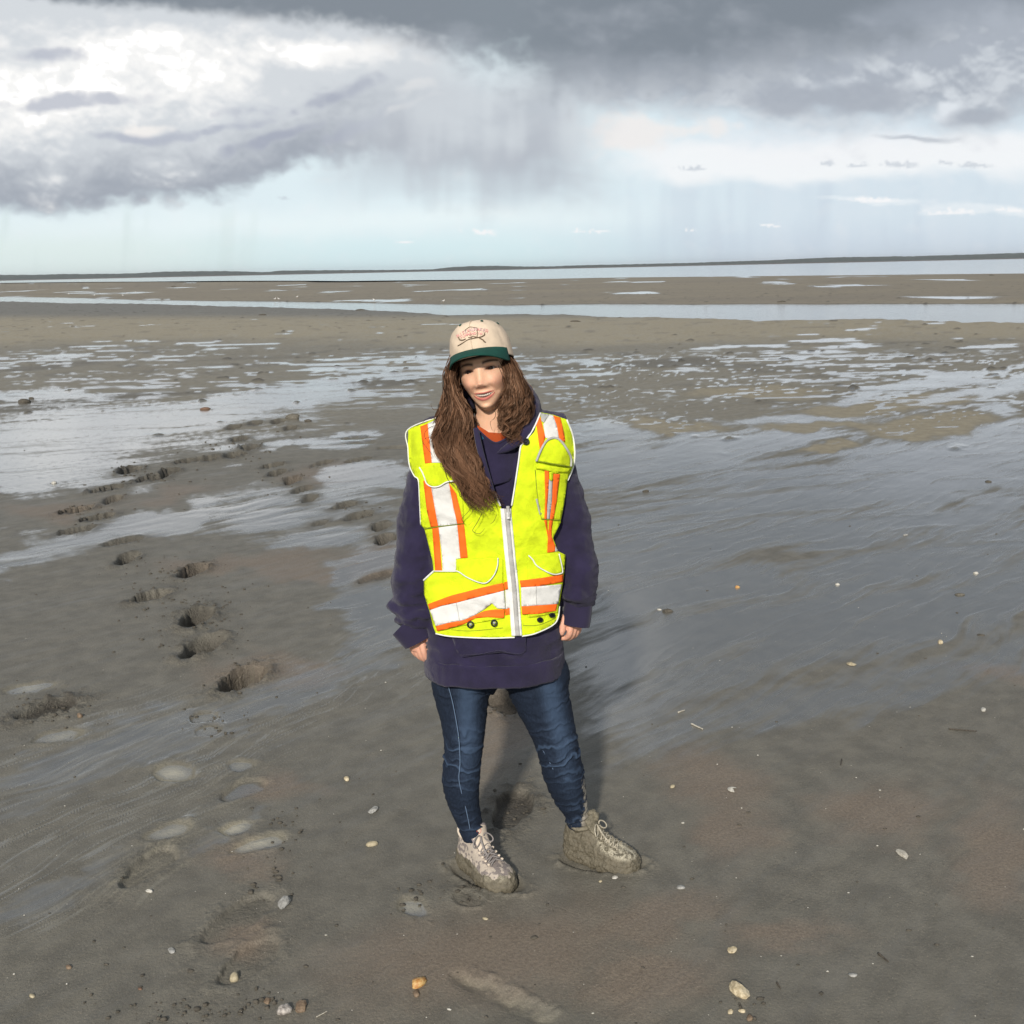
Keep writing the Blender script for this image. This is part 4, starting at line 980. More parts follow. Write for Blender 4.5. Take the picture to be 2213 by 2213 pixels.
def H(x, f, z): return HC + np.asarray(x)[..., None] * RT + np.asarray(f)[..., None] * FW + np.asarray(z)[..., None] * UP
def to_head(P):
    q = np.asarray(P) - HC; return q @ RT, q @ FW, q @ UP
def g2(x, z, cx, cz, sx, sz): return np.exp(-((x - cx) / sx) ** 2 - ((z - cz) / sz) ** 2)
def mouth_curve(x): return -0.0715 + 8.5 * x * x
def mouth_half(x): return 0.0052 * np.clip(1 - (np.abs(x) / 0.029) ** 2.2, 0, 1)
def head_mesh(n=150):
    th = np.linspace(0.0005, np.pi - 0.0005, n); ph = np.linspace(0, 2 * np.pi, 2 * n, endpoint=False)
    dxs = np.sin(th)[:, None] * np.sin(ph); dfs = np.sin(th)[:, None] * np.cos(ph); dzs = np.cos(th)[:, None] + 0 * ph
    ax = 0.0735; af = np.where(dfs > 0, 0.090, 0.098); az = np.where(dzs > 0, 0.118, 0.122)
    x, f, z = dxs * ax, dfs * af, dzs * az
    # jaw: narrow towards the chin, face front kept flat
    k = sst(-z, 0.015, 0.118)
    x = x * (1 - 0.25 * k)
    front = sst(f, 0.0, 0.05)
    f = f + front * sst(-z, 0.05, 0.115) * 0.030
    f = np.where(f < 0, f * (1 - 0.35 * sst(-z, 0.04, 0.12)), f)
    w_ = sst(dfs, 0.15, 0.55)
    d = np.zeros_like(x)
    ridge = np.interp(z, [-0.060, -0.052, -0.046, -0.038, -0.028, 0.0, 0.012, 0.03], [0, 0.001, 0.011, 0.0205, 0.0145, 0.005, 0.002, 0])
    sx = np.interp(z, [-0.05, -0.038, -0.02, 0.01], [0.0145, 0.0140, 0.0120, 0.0115])
    d += ridge * np.exp(-(x / sx) ** 2)
    for s in (-1, 1):
        d += 0.0070 * g2(x, z, s * 0.0150, -0.0430, 0.0068, 0.0070)
        d -= 0.0085 * g2(x, z, s * 0.031, 0.001, 0.016, 0.0095)
        d += 0.0032 * g2(x, z, s * 0.031, 0.0, 0.013, 0.0075)
        d += 0.0045 * g2(x, z, s * 0.030, 0.019, 0.020, 0.007)
        d += 0.0115 * g2(x, z, s * 0.041, -0.036, 0.019, 0.018)
        d -= 0.0052 * np.exp(-((np.abs(x) - np.interp(z, [-0.066, -0.040], [0.0375, 0.021])) / 0.0042) ** 2) * sst(-z, 0.038, 0.046) * (1 - sst(-z, 0.060, 0.072)) * (x * s > 0)
        d -= 0.0022 * g2(x, z, s * 0.037, -0.0635, 0.005, 0.005)
    d += 0.0055 * g2(x, z, 0, -0.0405, 0.0105, 0.0085)
    d += 0.0045 * g2(x, z, 0, -0.068, 0.028, 0.020)
    mc, mh = mouth_curve(x), mouth_half(x)
    lipw = np.clip(1 - (np.abs(x) / 0.033) ** 2, 0, 1)
    d += 0.0038 * lipw * np.exp(-((z - (mc + mh + 0.0026)) / 0.0028) ** 2)
    d += 0.0055 * lipw * np.exp(-((z - (mc - mh - 0.0046)) / 0.0042) ** 2)
    d -= 0.0035 * g2(x, z, 0, -0.0945, 0.016, 0.0045)
    d += 0.0065 * g2(x, z, 0, -0.1065, 0.017, 0.012)
    d -= 0.010 * sst(mh - np.abs(z - mc), -0.0002, 0.0014) * (mh > 0.0003)
    f = f + d * w_
    P = H(x, f, z)
    return P.reshape(-1, 3), [list(q) for q in grid_faces(n, 2 * n, wrap=True)]
# hidden body carrying head, neck, arms and hands as one skin
def bt(pts, Y, r, n=24, sides=16, sy=1.0):
    P, rr = resample(path3(pts, Y), n, np.array(r, float)); return tube(P, rr, sides, sy)
def hz_(x, y): return 860 + 0.05176 * x, 1340 + 0.05176 * y
def hr_(x, y): return 1180 + 0.06211 * x, 1280 + 0.06211 * y
body_parts = [head_mesh()]
nb = H(0.0, -0.012, -0.075); nm = H(0.0, -0.016, -0.125)
cneck = at(1064, 930, 2.975)
body_parts.append(tube(resample(np.array([H(0, -0.01, -0.03), nb, nm, cneck + np.array([0, 0, 0.012]), cneck - np.array([0, -0.005, 0.06])]), 24), np.interp(np.linspace(0, 1, 24), [0, .3, .55, .75, 1], [.045, .050, .050, .056, .085]), 24))
body_parts.append(bt([(1066, 1380), (1066, 1330), (1066, 1200), (1064, 1050), (1062, 950), (1062, 925)], 2.985, [.125, .12, .105, .115, .10, .06], 30, 24, 0.72))
for s, A_ in ((-1, arm_L), (1, arm_R)):
    P, rr = resample(path3(A_['p'], np.array(A_['Y']) + 0.003), 24, np.array([.05, .046, .043, .04, .037, .033, .030])); body_parts.append(tube(P, rr, 14))
def chain(pts, Y, r, conv): 
    q = np.array([conv(*p) for p in pts]); P, rr = resample(path3(q, Y), 16, np.array(r)); return tube(P, rr, 12)
YL = 2.912
body_parts += [bt([hz_(900, -250), hz_(860, 300), hz_(850, 800), hz_(830, 1080), hz_(860, 1250)], [2.935, 2.928, 2.922, 2.924, 2.926], [.026, .025, .026, .027, .020], 20, 14, 0.62),
    chain([(1000, 880), (1050, 1180), (1110, 1400), (1200, 1590), (1420, 1640)], [YL, YL - .006, YL - .004, YL + .004, YL + .012], [.0105, .0100, .0095, .0088, .0072], hz_),
    chain([(860, 900), (900, 1220), (980, 1480), (1120, 1640), (1330, 1680)], [YL + .010, YL + .004, YL + .006, YL + .014, YL + .022], [.0105, .0100, .0095, .0088, .0072], hz_),
    chain([(720, 920), (740, 1200), (830, 1440), (980, 1590), (1180, 1640)], [YL + .022, YL + .018, YL + .020, YL + .027, YL + .034], [.0100, .0095, .0090, .0082, .0070], hz_),
    chain([(580, 930), (580, 1140), (660, 1330), (800, 1470), (960, 1540)], [YL + .032, YL + .030, YL + .032, YL + .038, YL + .042], [.0090, .0085, .0080, .0074, .0062], hz_),
    chain([(1180, 500), (1330, 820), (1370, 1080), (1400, 1250), (1450, 1430)], [YL + .002, YL - .004, YL - .008, YL - .008, YL - .004], [.013, .0115, .0105, .0100, .0080], hz_)]
YR = 2.918
body_parts += [bt([hr_(1050, 100), hr_(1000, 600), hr_(960, 1000), hr_(950, 1250)], [2.935, 2.93, 2.928, 2.93], [.026, .025, .026, .022], 20, 14, 0.62),
    chain([(860, 1080), (840, 1330), (800, 1480), (700, 1570), (510, 1600)], [YR, YR - .006, YR - .002, YR + .006, YR + .010], [.0105, .0100, .0095, .0088, .0070], hr_),
    chain([(980, 1100), (960, 1340), (910, 1490), (800, 1590), (620, 1620)], [YR + .012, YR + .006, YR + .010, YR + .018, YR + .024], [.0105, .0100, .0095, .0088, .0070], hr_),
    chain([(1080, 1120), (1070, 1340), (1010, 1480), (900, 1560), (760, 1590)], [YR + .024, YR + .020, YR + .024, YR + .032, YR + .038], [.0098, .0092, .0088, .0080, .0068], hr_),
    chain([(1160, 1120), (1150, 1300), (1090, 1410), (990, 1480), (860, 1510)], [YR + .034, YR + .032, YR + .036, YR + .042, YR + .046], [.0088, .0083, .0078, .0072, .0060], hr_),
    chain([(700, 800), (590, 1100), (570, 1280), (545, 1380), (520, 1480)], [YR + .004, YR - .004, YR - .008, YR - .008, YR - .006], [.013, .0115, .0105, .0098, .0075], hr_)]
LEG_L = dict(d=[(905, 1240), (875, 1285), (872, 1310), (874, 1350), (875, 1400), (873, 1430), (870, 1470), (874, 1510), (884, 1545), (894, 1580)], r=[56, 54, 48, 42, 37, 35.5, 35.5, 31, 25.5, 22], Y=[2.99, 2.965, 2.955, 2.94, 2.92, 2.915, 2.92, 2.93, 2.935, 2.935])
LEG_R = dict(d=[(985, 1235), (1012, 1275), (1019, 1305), (1034, 1350), (1050, 1400), (1056, 1430), (1066, 1470), (1077, 1505), (1086, 1530), (1091, 1556)], r=[56, 56, 51, 45, 40, 39, 38, 32, 25.5, 22], Y=[2.99, 2.975, 2.965, 2.955, 2.945, 2.95, 2.965, 2.985, 2.995, 3.0])
for L_ in (LEG_L, LEG_R):
    P, rr = resample(path3(dpath(L_['d']), np.array(L_['Y'])), 40, np.array(L_['r']) * MM * D2S - 0.010); body_parts.append(tube(P, rr, 16))
BV, BQ = remesh(body_parts, 0.0023, 4)
hx, hf, hzz = to_head(BV)
hface = (hf > 0.02) & (np.abs(hx) < 0.08) & (hzz < 0.13) & (hzz > -0.125)
# sharpen the mouth opening and the lids after the remesh
mc, mh = mouth_curve(hx), mouth_half(hx)
open_ = hface * sst(mh - np.abs(hzz - mc), -0.0004, 0.0012) * (mh > 0.0003)
def lid(s):
    ex = (hx - s * 0.0315) / 0.0155
    up_ = 0.0044 * np.clip(1 - ex ** 2, 0, 1) - 0.0002; lo_ = -0.0032 * np.clip(1 - ex ** 2, 0, 1)
    return np.clip(1 - ex ** 2, 0, 1), up_ + 0.0004 * s * 0, lo_
eyes_open = np.zeros(len(BV)); lash = np.zeros(len(BV)); brow = np.zeros(len(BV))
for s in (-1, 1):
    e, u_, l_ = lid(s)
    eyes_open = np.maximum(eyes_open, (e > 0.02) * sst(np.minimum(u_ - hzz, hzz - l_), -0.0006, 0.0008))
    lash = np.maximum(lash, (np.abs(hx - s * 0.0315) < 0.018) * np.exp(-((hzz - u_ - 0.0008) / 0.0030) ** 2) * np.clip(1.15 - ((hx - s * 0.0325) / 0.019) ** 2, 0, 1))
    bz = 0.0175 + 0.004 * np.clip(1 - ((np.abs(hx) - 0.034) / 0.022) ** 2, -0.6, 1)
    brow = np.maximum(brow, np.exp(-((hzz - bz) / np.interp(np.abs(hx), [0.014, 0.03, 0.054], [0.0046, 0.0044, 0.0022])) ** 2) * sst(np.abs(hx), 0.010, 0.016) * (1 - sst(np.abs(hx), 0.050, 0.058)))
eyes_open = eyes_open * hface; lash = lash * hface; brow = brow * hface
BV = BV - FW * (0.006 * eyes_open)[:, None]
lipw = np.clip(1 - (np.abs(hx) / 0.0315) ** 2, 0, 1)
lips = hface * np.maximum(np.exp(-((hzz - (mc + mh + 0.0024)) / (0.0026 * np.sqrt(lipw) + 1e-4)) ** 4), np.exp(-((hzz - (mc - mh - 0.0044)) / (0.0046 * np.sqrt(lipw) + 1e-4)) ** 4)) * (lipw > 0.02)
blush = hface * (np.exp(-((np.abs(hx) - 0.042) / 0.020) ** 2 - ((hzz + 0.036) / 0.020) ** 2) + 0.8 * g2(hx, hzz, 0, -0.038, 0.014, 0.012))
handm = sst(-BV[:, 2], -1.1, -1.0) * 1.0
skin, t, b = material('skin')
c_ = t.attr('tone', 'Color')
P3 = S(t, t.node('ShaderNodeTexCoord').outputs['Object'])
t.set(b.inputs['Base Color'], t.mix(t.step(t.noise(P3, 130.0, 4.0, 0.6), 0.3, 0.7) * 0.22, c_, t.mix(1.0, c_, (0.9, 0.72, 0.66), 'MULTIPLY')))
b.inputs['Roughness'].default_value = 0.52; b.inputs['Subsurface Weight'].default_value = 0.12
b.inputs['Subsurface Radius'].default_value = (0.010, 0.004, 0.002); b.inputs['Subsurface Scale'].default_value = 0.4
b.inputs['Specular IOR Level'].default_value = 0.4
t.l.new(bump(t, t.noise(P3, 700.0, 3.0, 0.6), 0.15, 0.0006).s, b.inputs['Normal'])
tone = np.tile(np.array([0.76, 0.465, 0.305]), (len(BV), 1))
def tmix(m, k): 
    global tone
    tone = tone + (np.array(k) - tone) * np.clip(m, 0, 1)[:, None]
tmix(blush * 0.6, (0.72, 0.35, 0.25)); tmix(handm * 0.8, (0.72, 0.37, 0.265)); tmix(lips, (0.47, 0.125, 0.105)); tmix(brow * 1.0, (0.045, 0.027, 0.018))
tmix(lash, (0.018, 0.011, 0.009)); tmix(eyes_open, (0.03, 0.014, 0.010)); tmix(open_, (0.10, 0.02, 0.018))
nost = hface * (g2(np.abs(hx), hzz, 0.0085, -0.0475, 0.0042, 0.0024)); tmix(sst(hzz, 0.027, 0.037) * (hf > 0), (0.030, 0.016, 0.010)); tmix(nost * 0.6, (0.10, 0.04, 0.03))  # dark forehead: hairline colour standing in for brim shade; nostrils darkened as shade
socket_shade = hface * np.exp(-((np.abs(hx) - 0.031) / 0.017) ** 2 - ((hzz + 0.0) / 0.011) ** 2); tmix(socket_shade * 0.5, (0.34, 0.165, 0.115))  # eye sockets darkened in the skin tone, brow shade put into colour
crease_shade = hface * np.exp(-((np.abs(hx) - np.interp(hzz, [-0.066, -0.040], [0.0375, 0.021])) / 0.0030) ** 2) * sst(-hzz, 0.038, 0.046) * (1 - sst(-hzz, 0.060, 0.072)); tmix(crease_shade * 0.4, (0.50, 0.25, 0.17))  # smile folds: crease shade painted into the skin tone
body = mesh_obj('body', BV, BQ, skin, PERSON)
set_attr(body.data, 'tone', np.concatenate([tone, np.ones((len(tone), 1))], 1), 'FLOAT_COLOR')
# eyes
M_SCL = fcol('eye_white', (0.33, 0.27, 0.245), 0.2, spec=0.5, var=0.02); M_IRIS = fcol('dark_iris', (0.020, 0.010, 0.006), 0.3, spec=0.25)
for s in (-1, 1):
    ec = H(np.array(s * 0.0315), np.array(0.0636), np.array(0.0000))
    eb = mesh_obj('eye', *ellips(ec, (0.0118, 0.0118, 0.0118), 16), M_SCL, body)
    ic = ec + FW * 0.0092
    mesh_obj('iris', *ellips(ic, (0.0076, 0.0036, 0.0076), 10), M_IRIS, eb)
# teeth: a curved row, each a rounded block
M_TOOTH = fcol('tooth', (0.60, 0.55, 0.47), 0.25, spec=0.5, var=0.03)
tv = []
for k in range(-4, 5):
    x0 = k * 0.0050; wdt = 0.0027 if abs(k) < 3 else 0.0024
    f0 = 0.0755 - 9.0 * x0 * x0
    zc_ = float(mouth_curve(np.array(x0))) + 0.0022
    V, F = ellips((0, 0, 0), (1, 1, 1), 8)
    V = np.sign(V) * np.abs(V) ** 0.6
    tv.append((H(x0 + V[:, 0] * wdt, f0 + V[:, 1] * 0.003, zc_ + V[:, 2] * (0.0042 if abs(k) < 4 else 0.0032)), F))
mesh_obj('teeth', *join(tv), M_TOOTH, body)

# ---------------------------------------------------------------- T-shirt collar and hood lining at the throat
patch('tshirt', np.array([(1010, 905), (1030, 918), (1056, 934), (1080, 936), (1100, 928), (1118, 908), (1130, 930), (1110, 965), (1066, 975), (1026, 960)], float), 0.0, M_TEE, PERSON, 0.003, 4.0, surf=throat)
patch('hood_lining', np.array([(1006, 896), (1022, 908), (1034, 932), (1046, 948), (1034, 955), (1014, 930)], float), 0.012, M_BLUE, hoodie, 0.003, 4.0, surf=throat)

# ---------------------------------------------------------------- cap
M_CAP = fcol('stone_cotton', (0.66, 0.53, 0.40), 0.9, var=0.07, vscale=35, bump_amt=0.3)
M_GRN = fcol('green_cotton', (0.006, 0.060, 0.045), 0.85, var=0.12, vscale=30)
M_PINK = fcol('pink_thread', (0.78, 0.33, 0.34), 0.7); M_PLINE = fcol('brown_thread', (0.16, 0.105, 0.065), 0.8); M_MAUV = fcol('mauve_thread', (0.66, 0.42, 0.46), 0.7)
CB = 0.044                                               # cap band height above the eyes
CAX, CAF, CAB, CAZ = 0.0895, 0.104, 0.108, 0.099
tilt = 0.16
def cap_pt(ph, v, off=0.0):
    """ph: angle round the head, 0 = front; v: 0 band .. 1 crown"""
    ph = np.asarray(ph, float); v = np.asarray(v, float)
    vp_ = np.clip(v, 0, 1); e = np.cos(vp_ * np.pi / 2) ** 0.62; h = np.sin(vp_ * np.pi / 2) ** 0.92 + np.minimum(v, 0) * 1.2
    fr = np.cos(ph)
    af = np.where(fr > 0, CAF, CAB)
    stand = 1 + 0.05 * np.clip(fr, 0, 1) * np.sin(np.clip(v, 0, 1) * np.pi)
    x = (CAX + off) * e * np.sin(ph) - 0.003; f = (af + off) * e * fr * stand - 0.008; z = CB + (CAZ + off) * h + 0.010 * np.clip(fr, 0, 1) * np.sin(v * np.pi) 
    z = z + f * tilt * (1 - v) - 0.006
    return H(x, f, z)
nv, npn = 40, 96
vv = np.linspace(-0.10, 0.999, nv); pp = np.linspace(0, 2 * np.pi, npn, endpoint=False)
VV, PPh = np.meshgrid(vv, pp, indexing='ij')
dent = 0.0022 * fbm(np.cos(PPh) * 2.2, np.sin(PPh) * 2.2 + VV * 3, 3, seed=120)
seam6 = -0.0014 * np.exp(-((((PPh / (np.pi / 3)) + 0.5) % 1 - 0.5) / 0.035) ** 2)
capo = mesh_obj('cap', cap_pt(PPh, VV, dent + seam6).reshape(-1, 3), grid_faces(nv, npn, wrap=True), M_CAP, PERSON)
md = capo.modifiers.new('thickness', 'SOLIDIFY'); md.thickness = 0.002; md.offset = -1
# brim
nu, nw = 60, 22
uu = np.linspace(-1, 1, nu); wwv = np.linspace(0, 1, nw)
UU, WW = np.meshgrid(uu, wwv, indexing='ij')
ph0 = UU * R(66)
e0 = cap_pt(ph0, np.full_like(ph0, 0.015))
ex_, ef_, ez_ = to_head(e0)
Lb = 0.062 * np.sqrt(np.clip(1 - np.abs(UU) ** 2.6, 0, 1))
bx_ = ex_ * (1 + 0.035 * WW); bf_ = ef_ + Lb * WW
bz_ = ez_ + 0.002 - 0.12 * Lb * WW - 0.034 * (np.abs(UU) ** 2.2) * WW - 2.2 * (Lb * WW) ** 2
BPt = H(bx_, bf_, bz_)
br = mesh_obj('brim', BPt.reshape(-1, 3), grid_faces(nu, nw), M_GRN, capo)
md = br.modifiers.new('thickness', 'SOLIDIFY'); md.thickness = 0.004; md.offset = 0
cord('brim_edge', BPt[:, -1], 0.0026, M_GRN, capo, 8)
V, F = ellips((0, 0, 0), (0.007, 0.007, 0.004), 8); cp = cap_pt(np.array(0.0), np.array(0.999)); mesh_obj('button', V + cp, F, M_CAP, capo)
for ph_, v_ in ((-0.52, 0.62), (0.52, 0.62), (1.45, 0.6), (-1.45, 0.6)):
    a = np.linspace(0, 2 * np.pi, 10, endpoint=False)
    cord('eyelet', cap_pt(ph_ + 0.045 * np.cos(a), v_ + 0.022 * np.sin(a), 0.0012), 0.0016, M_GRN, capo, 5, closed=True)
cord('front_seam', cap_pt(np.full(30, -0.02), np.linspace(0.02, 0.95, 30), 0.0008), 0.0009, M_CAP, capo, 5)
# embroidery: stitched letters over crossed lines; drawn where they sit on the crown
def cap_xy(px, py):
    """photo pixel -> (ph, v) on the crown front by search"""
    a = np.linspace(-0.95, 0.95, 120); v = np.linspace(0.0, 0.9, 120); A, Vv = np.meshgrid(a, v)
    X_, Y_ = pix(cap_pt(A, Vv)); k = np.argmin((X_ - px) ** 2 + (Y_ - py) ** 2); return A.flat[k], Vv.flat[k]
def emb(name, pts, r, mat, n=None):
    q = np.array([cap_xy(975 + 0.04658 * x, 700 + 0.04658 * y) for x, y in pts])
    if len(q) > 2: q = resample(q, n or 16)
    cord(name, cap_pt(q[:, 0], q[:, 1], 0.0013), r, mat, capo, 5)
er = np.random.default_rng(5)
# upper and lower arcs of letters: strokes as they can be made out (the last letters read E R)
def letter(cx, cy, w_, h_, k, mat, rot):
    S_ = {'A': [[(-1, 1), (0, -1), (1, 1)], [(-.5, .3), (.5, .3)]], 'E': [[(-1, -1), (-1, 1)], [(-1, -1), (1, -1)], [(-1, 0), (.6, 0)], [(-1, 1), (1, 1)]], 'R': [[(-1, 1), (-1, -1), (.8, -.8), (.7, 0), (-1, .1)], [(0, .1), (1, 1)]],
          'N': [[(-1, 1), (-1, -1), (1, 1), (1, -1)]], 'U': [[(-1, -1), (-1, .7), (0, 1), (1, .7), (1, -1)]], 'S': [[(1, -.9), (-.8, -.7), (.8, .6), (-1, .9)]], 'I': [[(0, -1), (0, 1)]], 'K': [[(-1, -1), (-1, 1)], [(1, -1), (-1, 0), (1, 1)]],
          'L': [[(-1, -1), (-1, 1), (1, 1)]], 'M': [[(-1, 1), (-1, -1), (0, .4), (1, -1), (1, 1)]], 'O': [[(-1, 0), (0, -1), (1, 0), (0, 1), (-1, 0)]], 'D': [[(-1, -1), (-1, 1), (.8, .5), (.8, -.5), (-1, -1)]]}[k]
    c_, s_ = math.cos(rot), math.sin(rot)
    for st in S_:
        emb('stitched_letter', [(cx + (px * w_ * c_ - py * h_ * s_), cy + (px * w_ * s_ + py * h_ * c_)) for px, py in st], 0.0007, mat, 8 if len(st) > 2 else None)
top = [(330, 560, -0.55), (450, 480, -0.5), (570, 420, -0.4), (690, 370, -0.3), (800, 325, -0.25), (910, 295, -0.15), (1020, 275, -0.1), (1130, 268, 0), (1265, 275, 0.05), (1390, 280, 0.1), (1530, 310, 0.15), (1650, 350, 0.25)]
for (x, y, r_), k in zip(top, 'MISKANUNAKER'): letter(x, y, 44, 66, k, M_MAUV if k in 'NUKE' else M_PINK, r_)
bot = [(480, 610, -0.35), (590, 570, -0.3), (700, 530, -0.25), (800, 500, -0.15), (900, 475, -0.1), (1000, 455, 0), (1110, 450, 0), (1280, 440, 0.05), (1390, 470, 0.1)]
for (x, y, r_), k in zip(bot, 'SUMMENDIN'): letter(x, y, 36, 56, k, M_PINK, r_)
LN = 'stitched_line'
emb(LN, [(360, 620), (390, 710), (450, 755), (560, 755), (680, 715)], 0.0016, M_PLINE)
emb(LN, [(320, 1040), (560, 880), (790, 730), (1000, 680), (1230, 640), (1400, 610)], 0.0012, M_PLINE)
emb(LN, [(800, 640), (880, 640), (1010, 570), (1100, 600), (1250, 630), (1400, 700)], 0.0010, M_PLINE)
emb(LN, [(1320, 660), (1430, 710), (1500, 770), (1520, 820), (1600, 850)], 0.0016, M_PLINE)
emb(LN, [(1555, 430), (1530, 510), (1470, 575), (1340, 630)], 0.0016, M_PLINE)
emb(LN, [(1205, 200), (1205, 400), (1215, 580)], 0.0011, M_PLINE)
emb(LN, [(640, 320), (760, 220), (880, 150), (1050, 180), (1200, 190)], 0.0007, M_PLINE)
# ---------------------------------------------------------------- hair: strands gathered in locks
hairm, t, b = material('brown_hair')
tint = t.attr('tint')
t.set(b.inputs['Base Color'], t.mix(tint, (0.012, 0.0064, 0.0042), (0.17, 0.088, 0.050)))
b.inputs['Roughness'].default_value = 0.45; b.inputs['Specular IOR Level'].default_value = 0.34; b.inputs['Specular Tint'].default_value = (0.80, 0.52, 0.36, 1)
b.inputs['Anisotropic'].default_value = 0.5
hrng = np.random.default_rng(21)
def over_vest(P, gap):
    """keep a point in front of the clothed chest"""
    y = front_y(P[..., 0], P[..., 2], EX + 0.012, False)
    q = P.copy(); low = sst(zrow(905) - P[..., 2], 0.0, 0.05)
    q[..., 1] = np.where(low > 0, P[..., 1] * (1 - low) + np.minimum(P[..., 1], y - gap) * low, P[..., 1]); return q
def lock_mass(guides, n_locks, per, wave, curl, rad, seedv, chest=True, depth=0.05, stray=0.05):
    """guides: list of (pts px, Ys) from one side of the mass to the other"""
    NS = 44
    G_ = np.array([resample(path3(p, Y), NS) for p, Y in guides])               # (g, NS, 3)
    out = []
    u = np.linspace(0, 1, NS)
    for L in range(n_locks):
        s = hrng.random() * (len(guides) - 1.001); i = int(s); f = s - i
        base = G_[i] * (1 - f) + G_[i + 1] * f
        lay = hrng.random()                                                     # 0 front .. 1 deep
        ln = hrng.uniform(0.84, 1.05) if hrng.random() > 0.45 else hrng.uniform(0.55, 0.9)
        ph = hrng.random() * 6.28; fr = hrng.uniform(3.6, 6.4); am = wave * hrng.uniform(0.4, 1.3)
        lt = np.clip(hrng.normal(0.36, 0.27), 0, 1)
        side = hrng.normal(0, 1)
        wx_ = am * np.sin(u * fr * 6.28 + ph) * sst(u, 0.12, 0.7); wy_ = 0.7 * am * np.cos(u * fr * 6.28 + ph + 0.6) * sst(u, 0.12, 0.7)
        stray_l = hrng.random() < stray
        for k in range(per):
            o = hrng.normal(0, 1, 3) * np.array([0.0042, 0.0040, 0.004])
            tp_ = (1.0 - 0.62 * sst(u, 0.35, 1.0)) * (1 + 0.5 * np.sin(u * 9 + ph))
            q = base + o[None] * tp_[:, None]
            q[:, 0] += wx_ + side * 0.004 * u; q[:, 1] += wy_ + (lay - 0.25) * depth
            ph2 = hrng.random() * 6.28
            q[:, 0] += 0.0022 * np.sin(u * hrng.uniform(4, 9) * 6.28 + ph2) * u; q[:, 2] += 0.0015 * np.sin(u * 7 * 6.28 + ph2) * u
            cu = curl * hrng.uniform(0.2, 1.3) * sst(u, 0.80, 1.0)
            q[:, 0] += cu * np.sin(u * 16 + ph); q[:, 2] += cu * 0.9 * (1 - np.cos(u * 15 + ph2)) * 0.6
            if stray_l and k < 2:
                q[:, 0] += hrng.normal(0, 0.02) * u * u; q[:, 1] -= 0.01 * u
            if chest: q = over_vest(q, 0.004 + 0.030 * (1 - lay))
            m = int(NS * min(1.0, ln * hrng.uniform(0.85, 1.0)))
            out.append((q[:m], rad * hrng.uniform(0.6, 1.25), np.clip(lt + hrng.normal(0, 0.12), 0, 1)))
    return out
def hair_obj(name, strands, parent):
    """strands of equal point count -> slightly folded ribbons"""
    V, F, A, o = [], [], [], 0
    for P, r, ti in strands:
        n = len(P); u = np.linspace(0, 1, n)
        T_ = np.gradient(P, axis=0); T_ /= np.linalg.norm(T_, axis=1)[:, None] + 1e-9
        a = hrng.normal(size=3); a[1] *= 0.35
        sd_ = np.cross(T_, np.cross(a, T_)); sd_ /= np.linalg.norm(sd_, axis=1)[:, None] + 1e-9
        up_ = np.cross(T_, sd_); rr = (r * (1 - 0.7 * u ** 4))[:, None]
        v = np.stack([P - sd_ * rr, P + sd_ * rr], 1).reshape(-1, 3)
        V.append(v); F.append(grid_faces(n, 2) + o); A.append(np.full(len(v), ti) + np.repeat(0.22 * u, 2)); o += len(v)
    ob = mesh_obj(name, np.concatenate(V), np.concatenate(F), hairm, parent)
    set_attr(ob.data, 'tint', np.clip(np.concatenate(A), 0, 1)); return ob
def C(pts): return [c1(*p) for p in pts]
# picture-left fall: over the shoulder, down the front of the vest
gl = [
    (C([(400, 640), (262, 880), (250, 1050), (235, 1200), (175, 1400), (110, 1600), (70, 1800), (130, 2050), (330, 2300), (480, 2600), (640, 2900)]), [2.985, 2.955, 2.945, 2.935, 2.92, 2.90, 2.88, 2.85, 2.84, 2.83, 2.82]),
    (C([(410, 640), (288, 880), (285, 1050), (285, 1200), (250, 1400), (230, 1650), (250, 1900), (330, 2200), (470, 2450), (580, 2700), (700, 2980)]), [2.98, 2.94, 2.93, 2.918, 2.905, 2.885, 2.865, 2.84, 2.83, 2.82, 2.81]),
    (C([(420, 640), (300, 880), (305, 1050), (330, 1200), (360, 1400), (360, 1650), (390, 1900), (470, 2200), (600, 2450), (690, 2700), (800, 2960)]), [2.97, 2.925, 2.915, 2.902, 2.888, 2.872, 2.855, 2.835, 2.825, 2.82, 2.81]),
    (C([(430, 640), (320, 880), (330, 1050), (370, 1200), (440, 1400), (480, 1650), (510, 1900), (590, 2200), (700, 2450), (780, 2700), (880, 2930)]), [2.96, 2.91, 2.902, 2.892, 2.88, 2.868, 2.852, 2.835, 2.825, 2.82, 2.81]),
    (C([(440, 640), (335, 880), (345, 1050), (395, 1200), (510, 1400), (600, 1650), (640, 1900), (700, 2200), (790, 2450), (870, 2700), (940, 2860)]), [2.95, 2.90, 2.896, 2.89, 2.884, 2.875, 2.858, 2.838, 2.826, 2.82, 2.81])]
hl = lock_mass(gl, 240, 14, 0.0125, 0.020, 0.00095, 1)
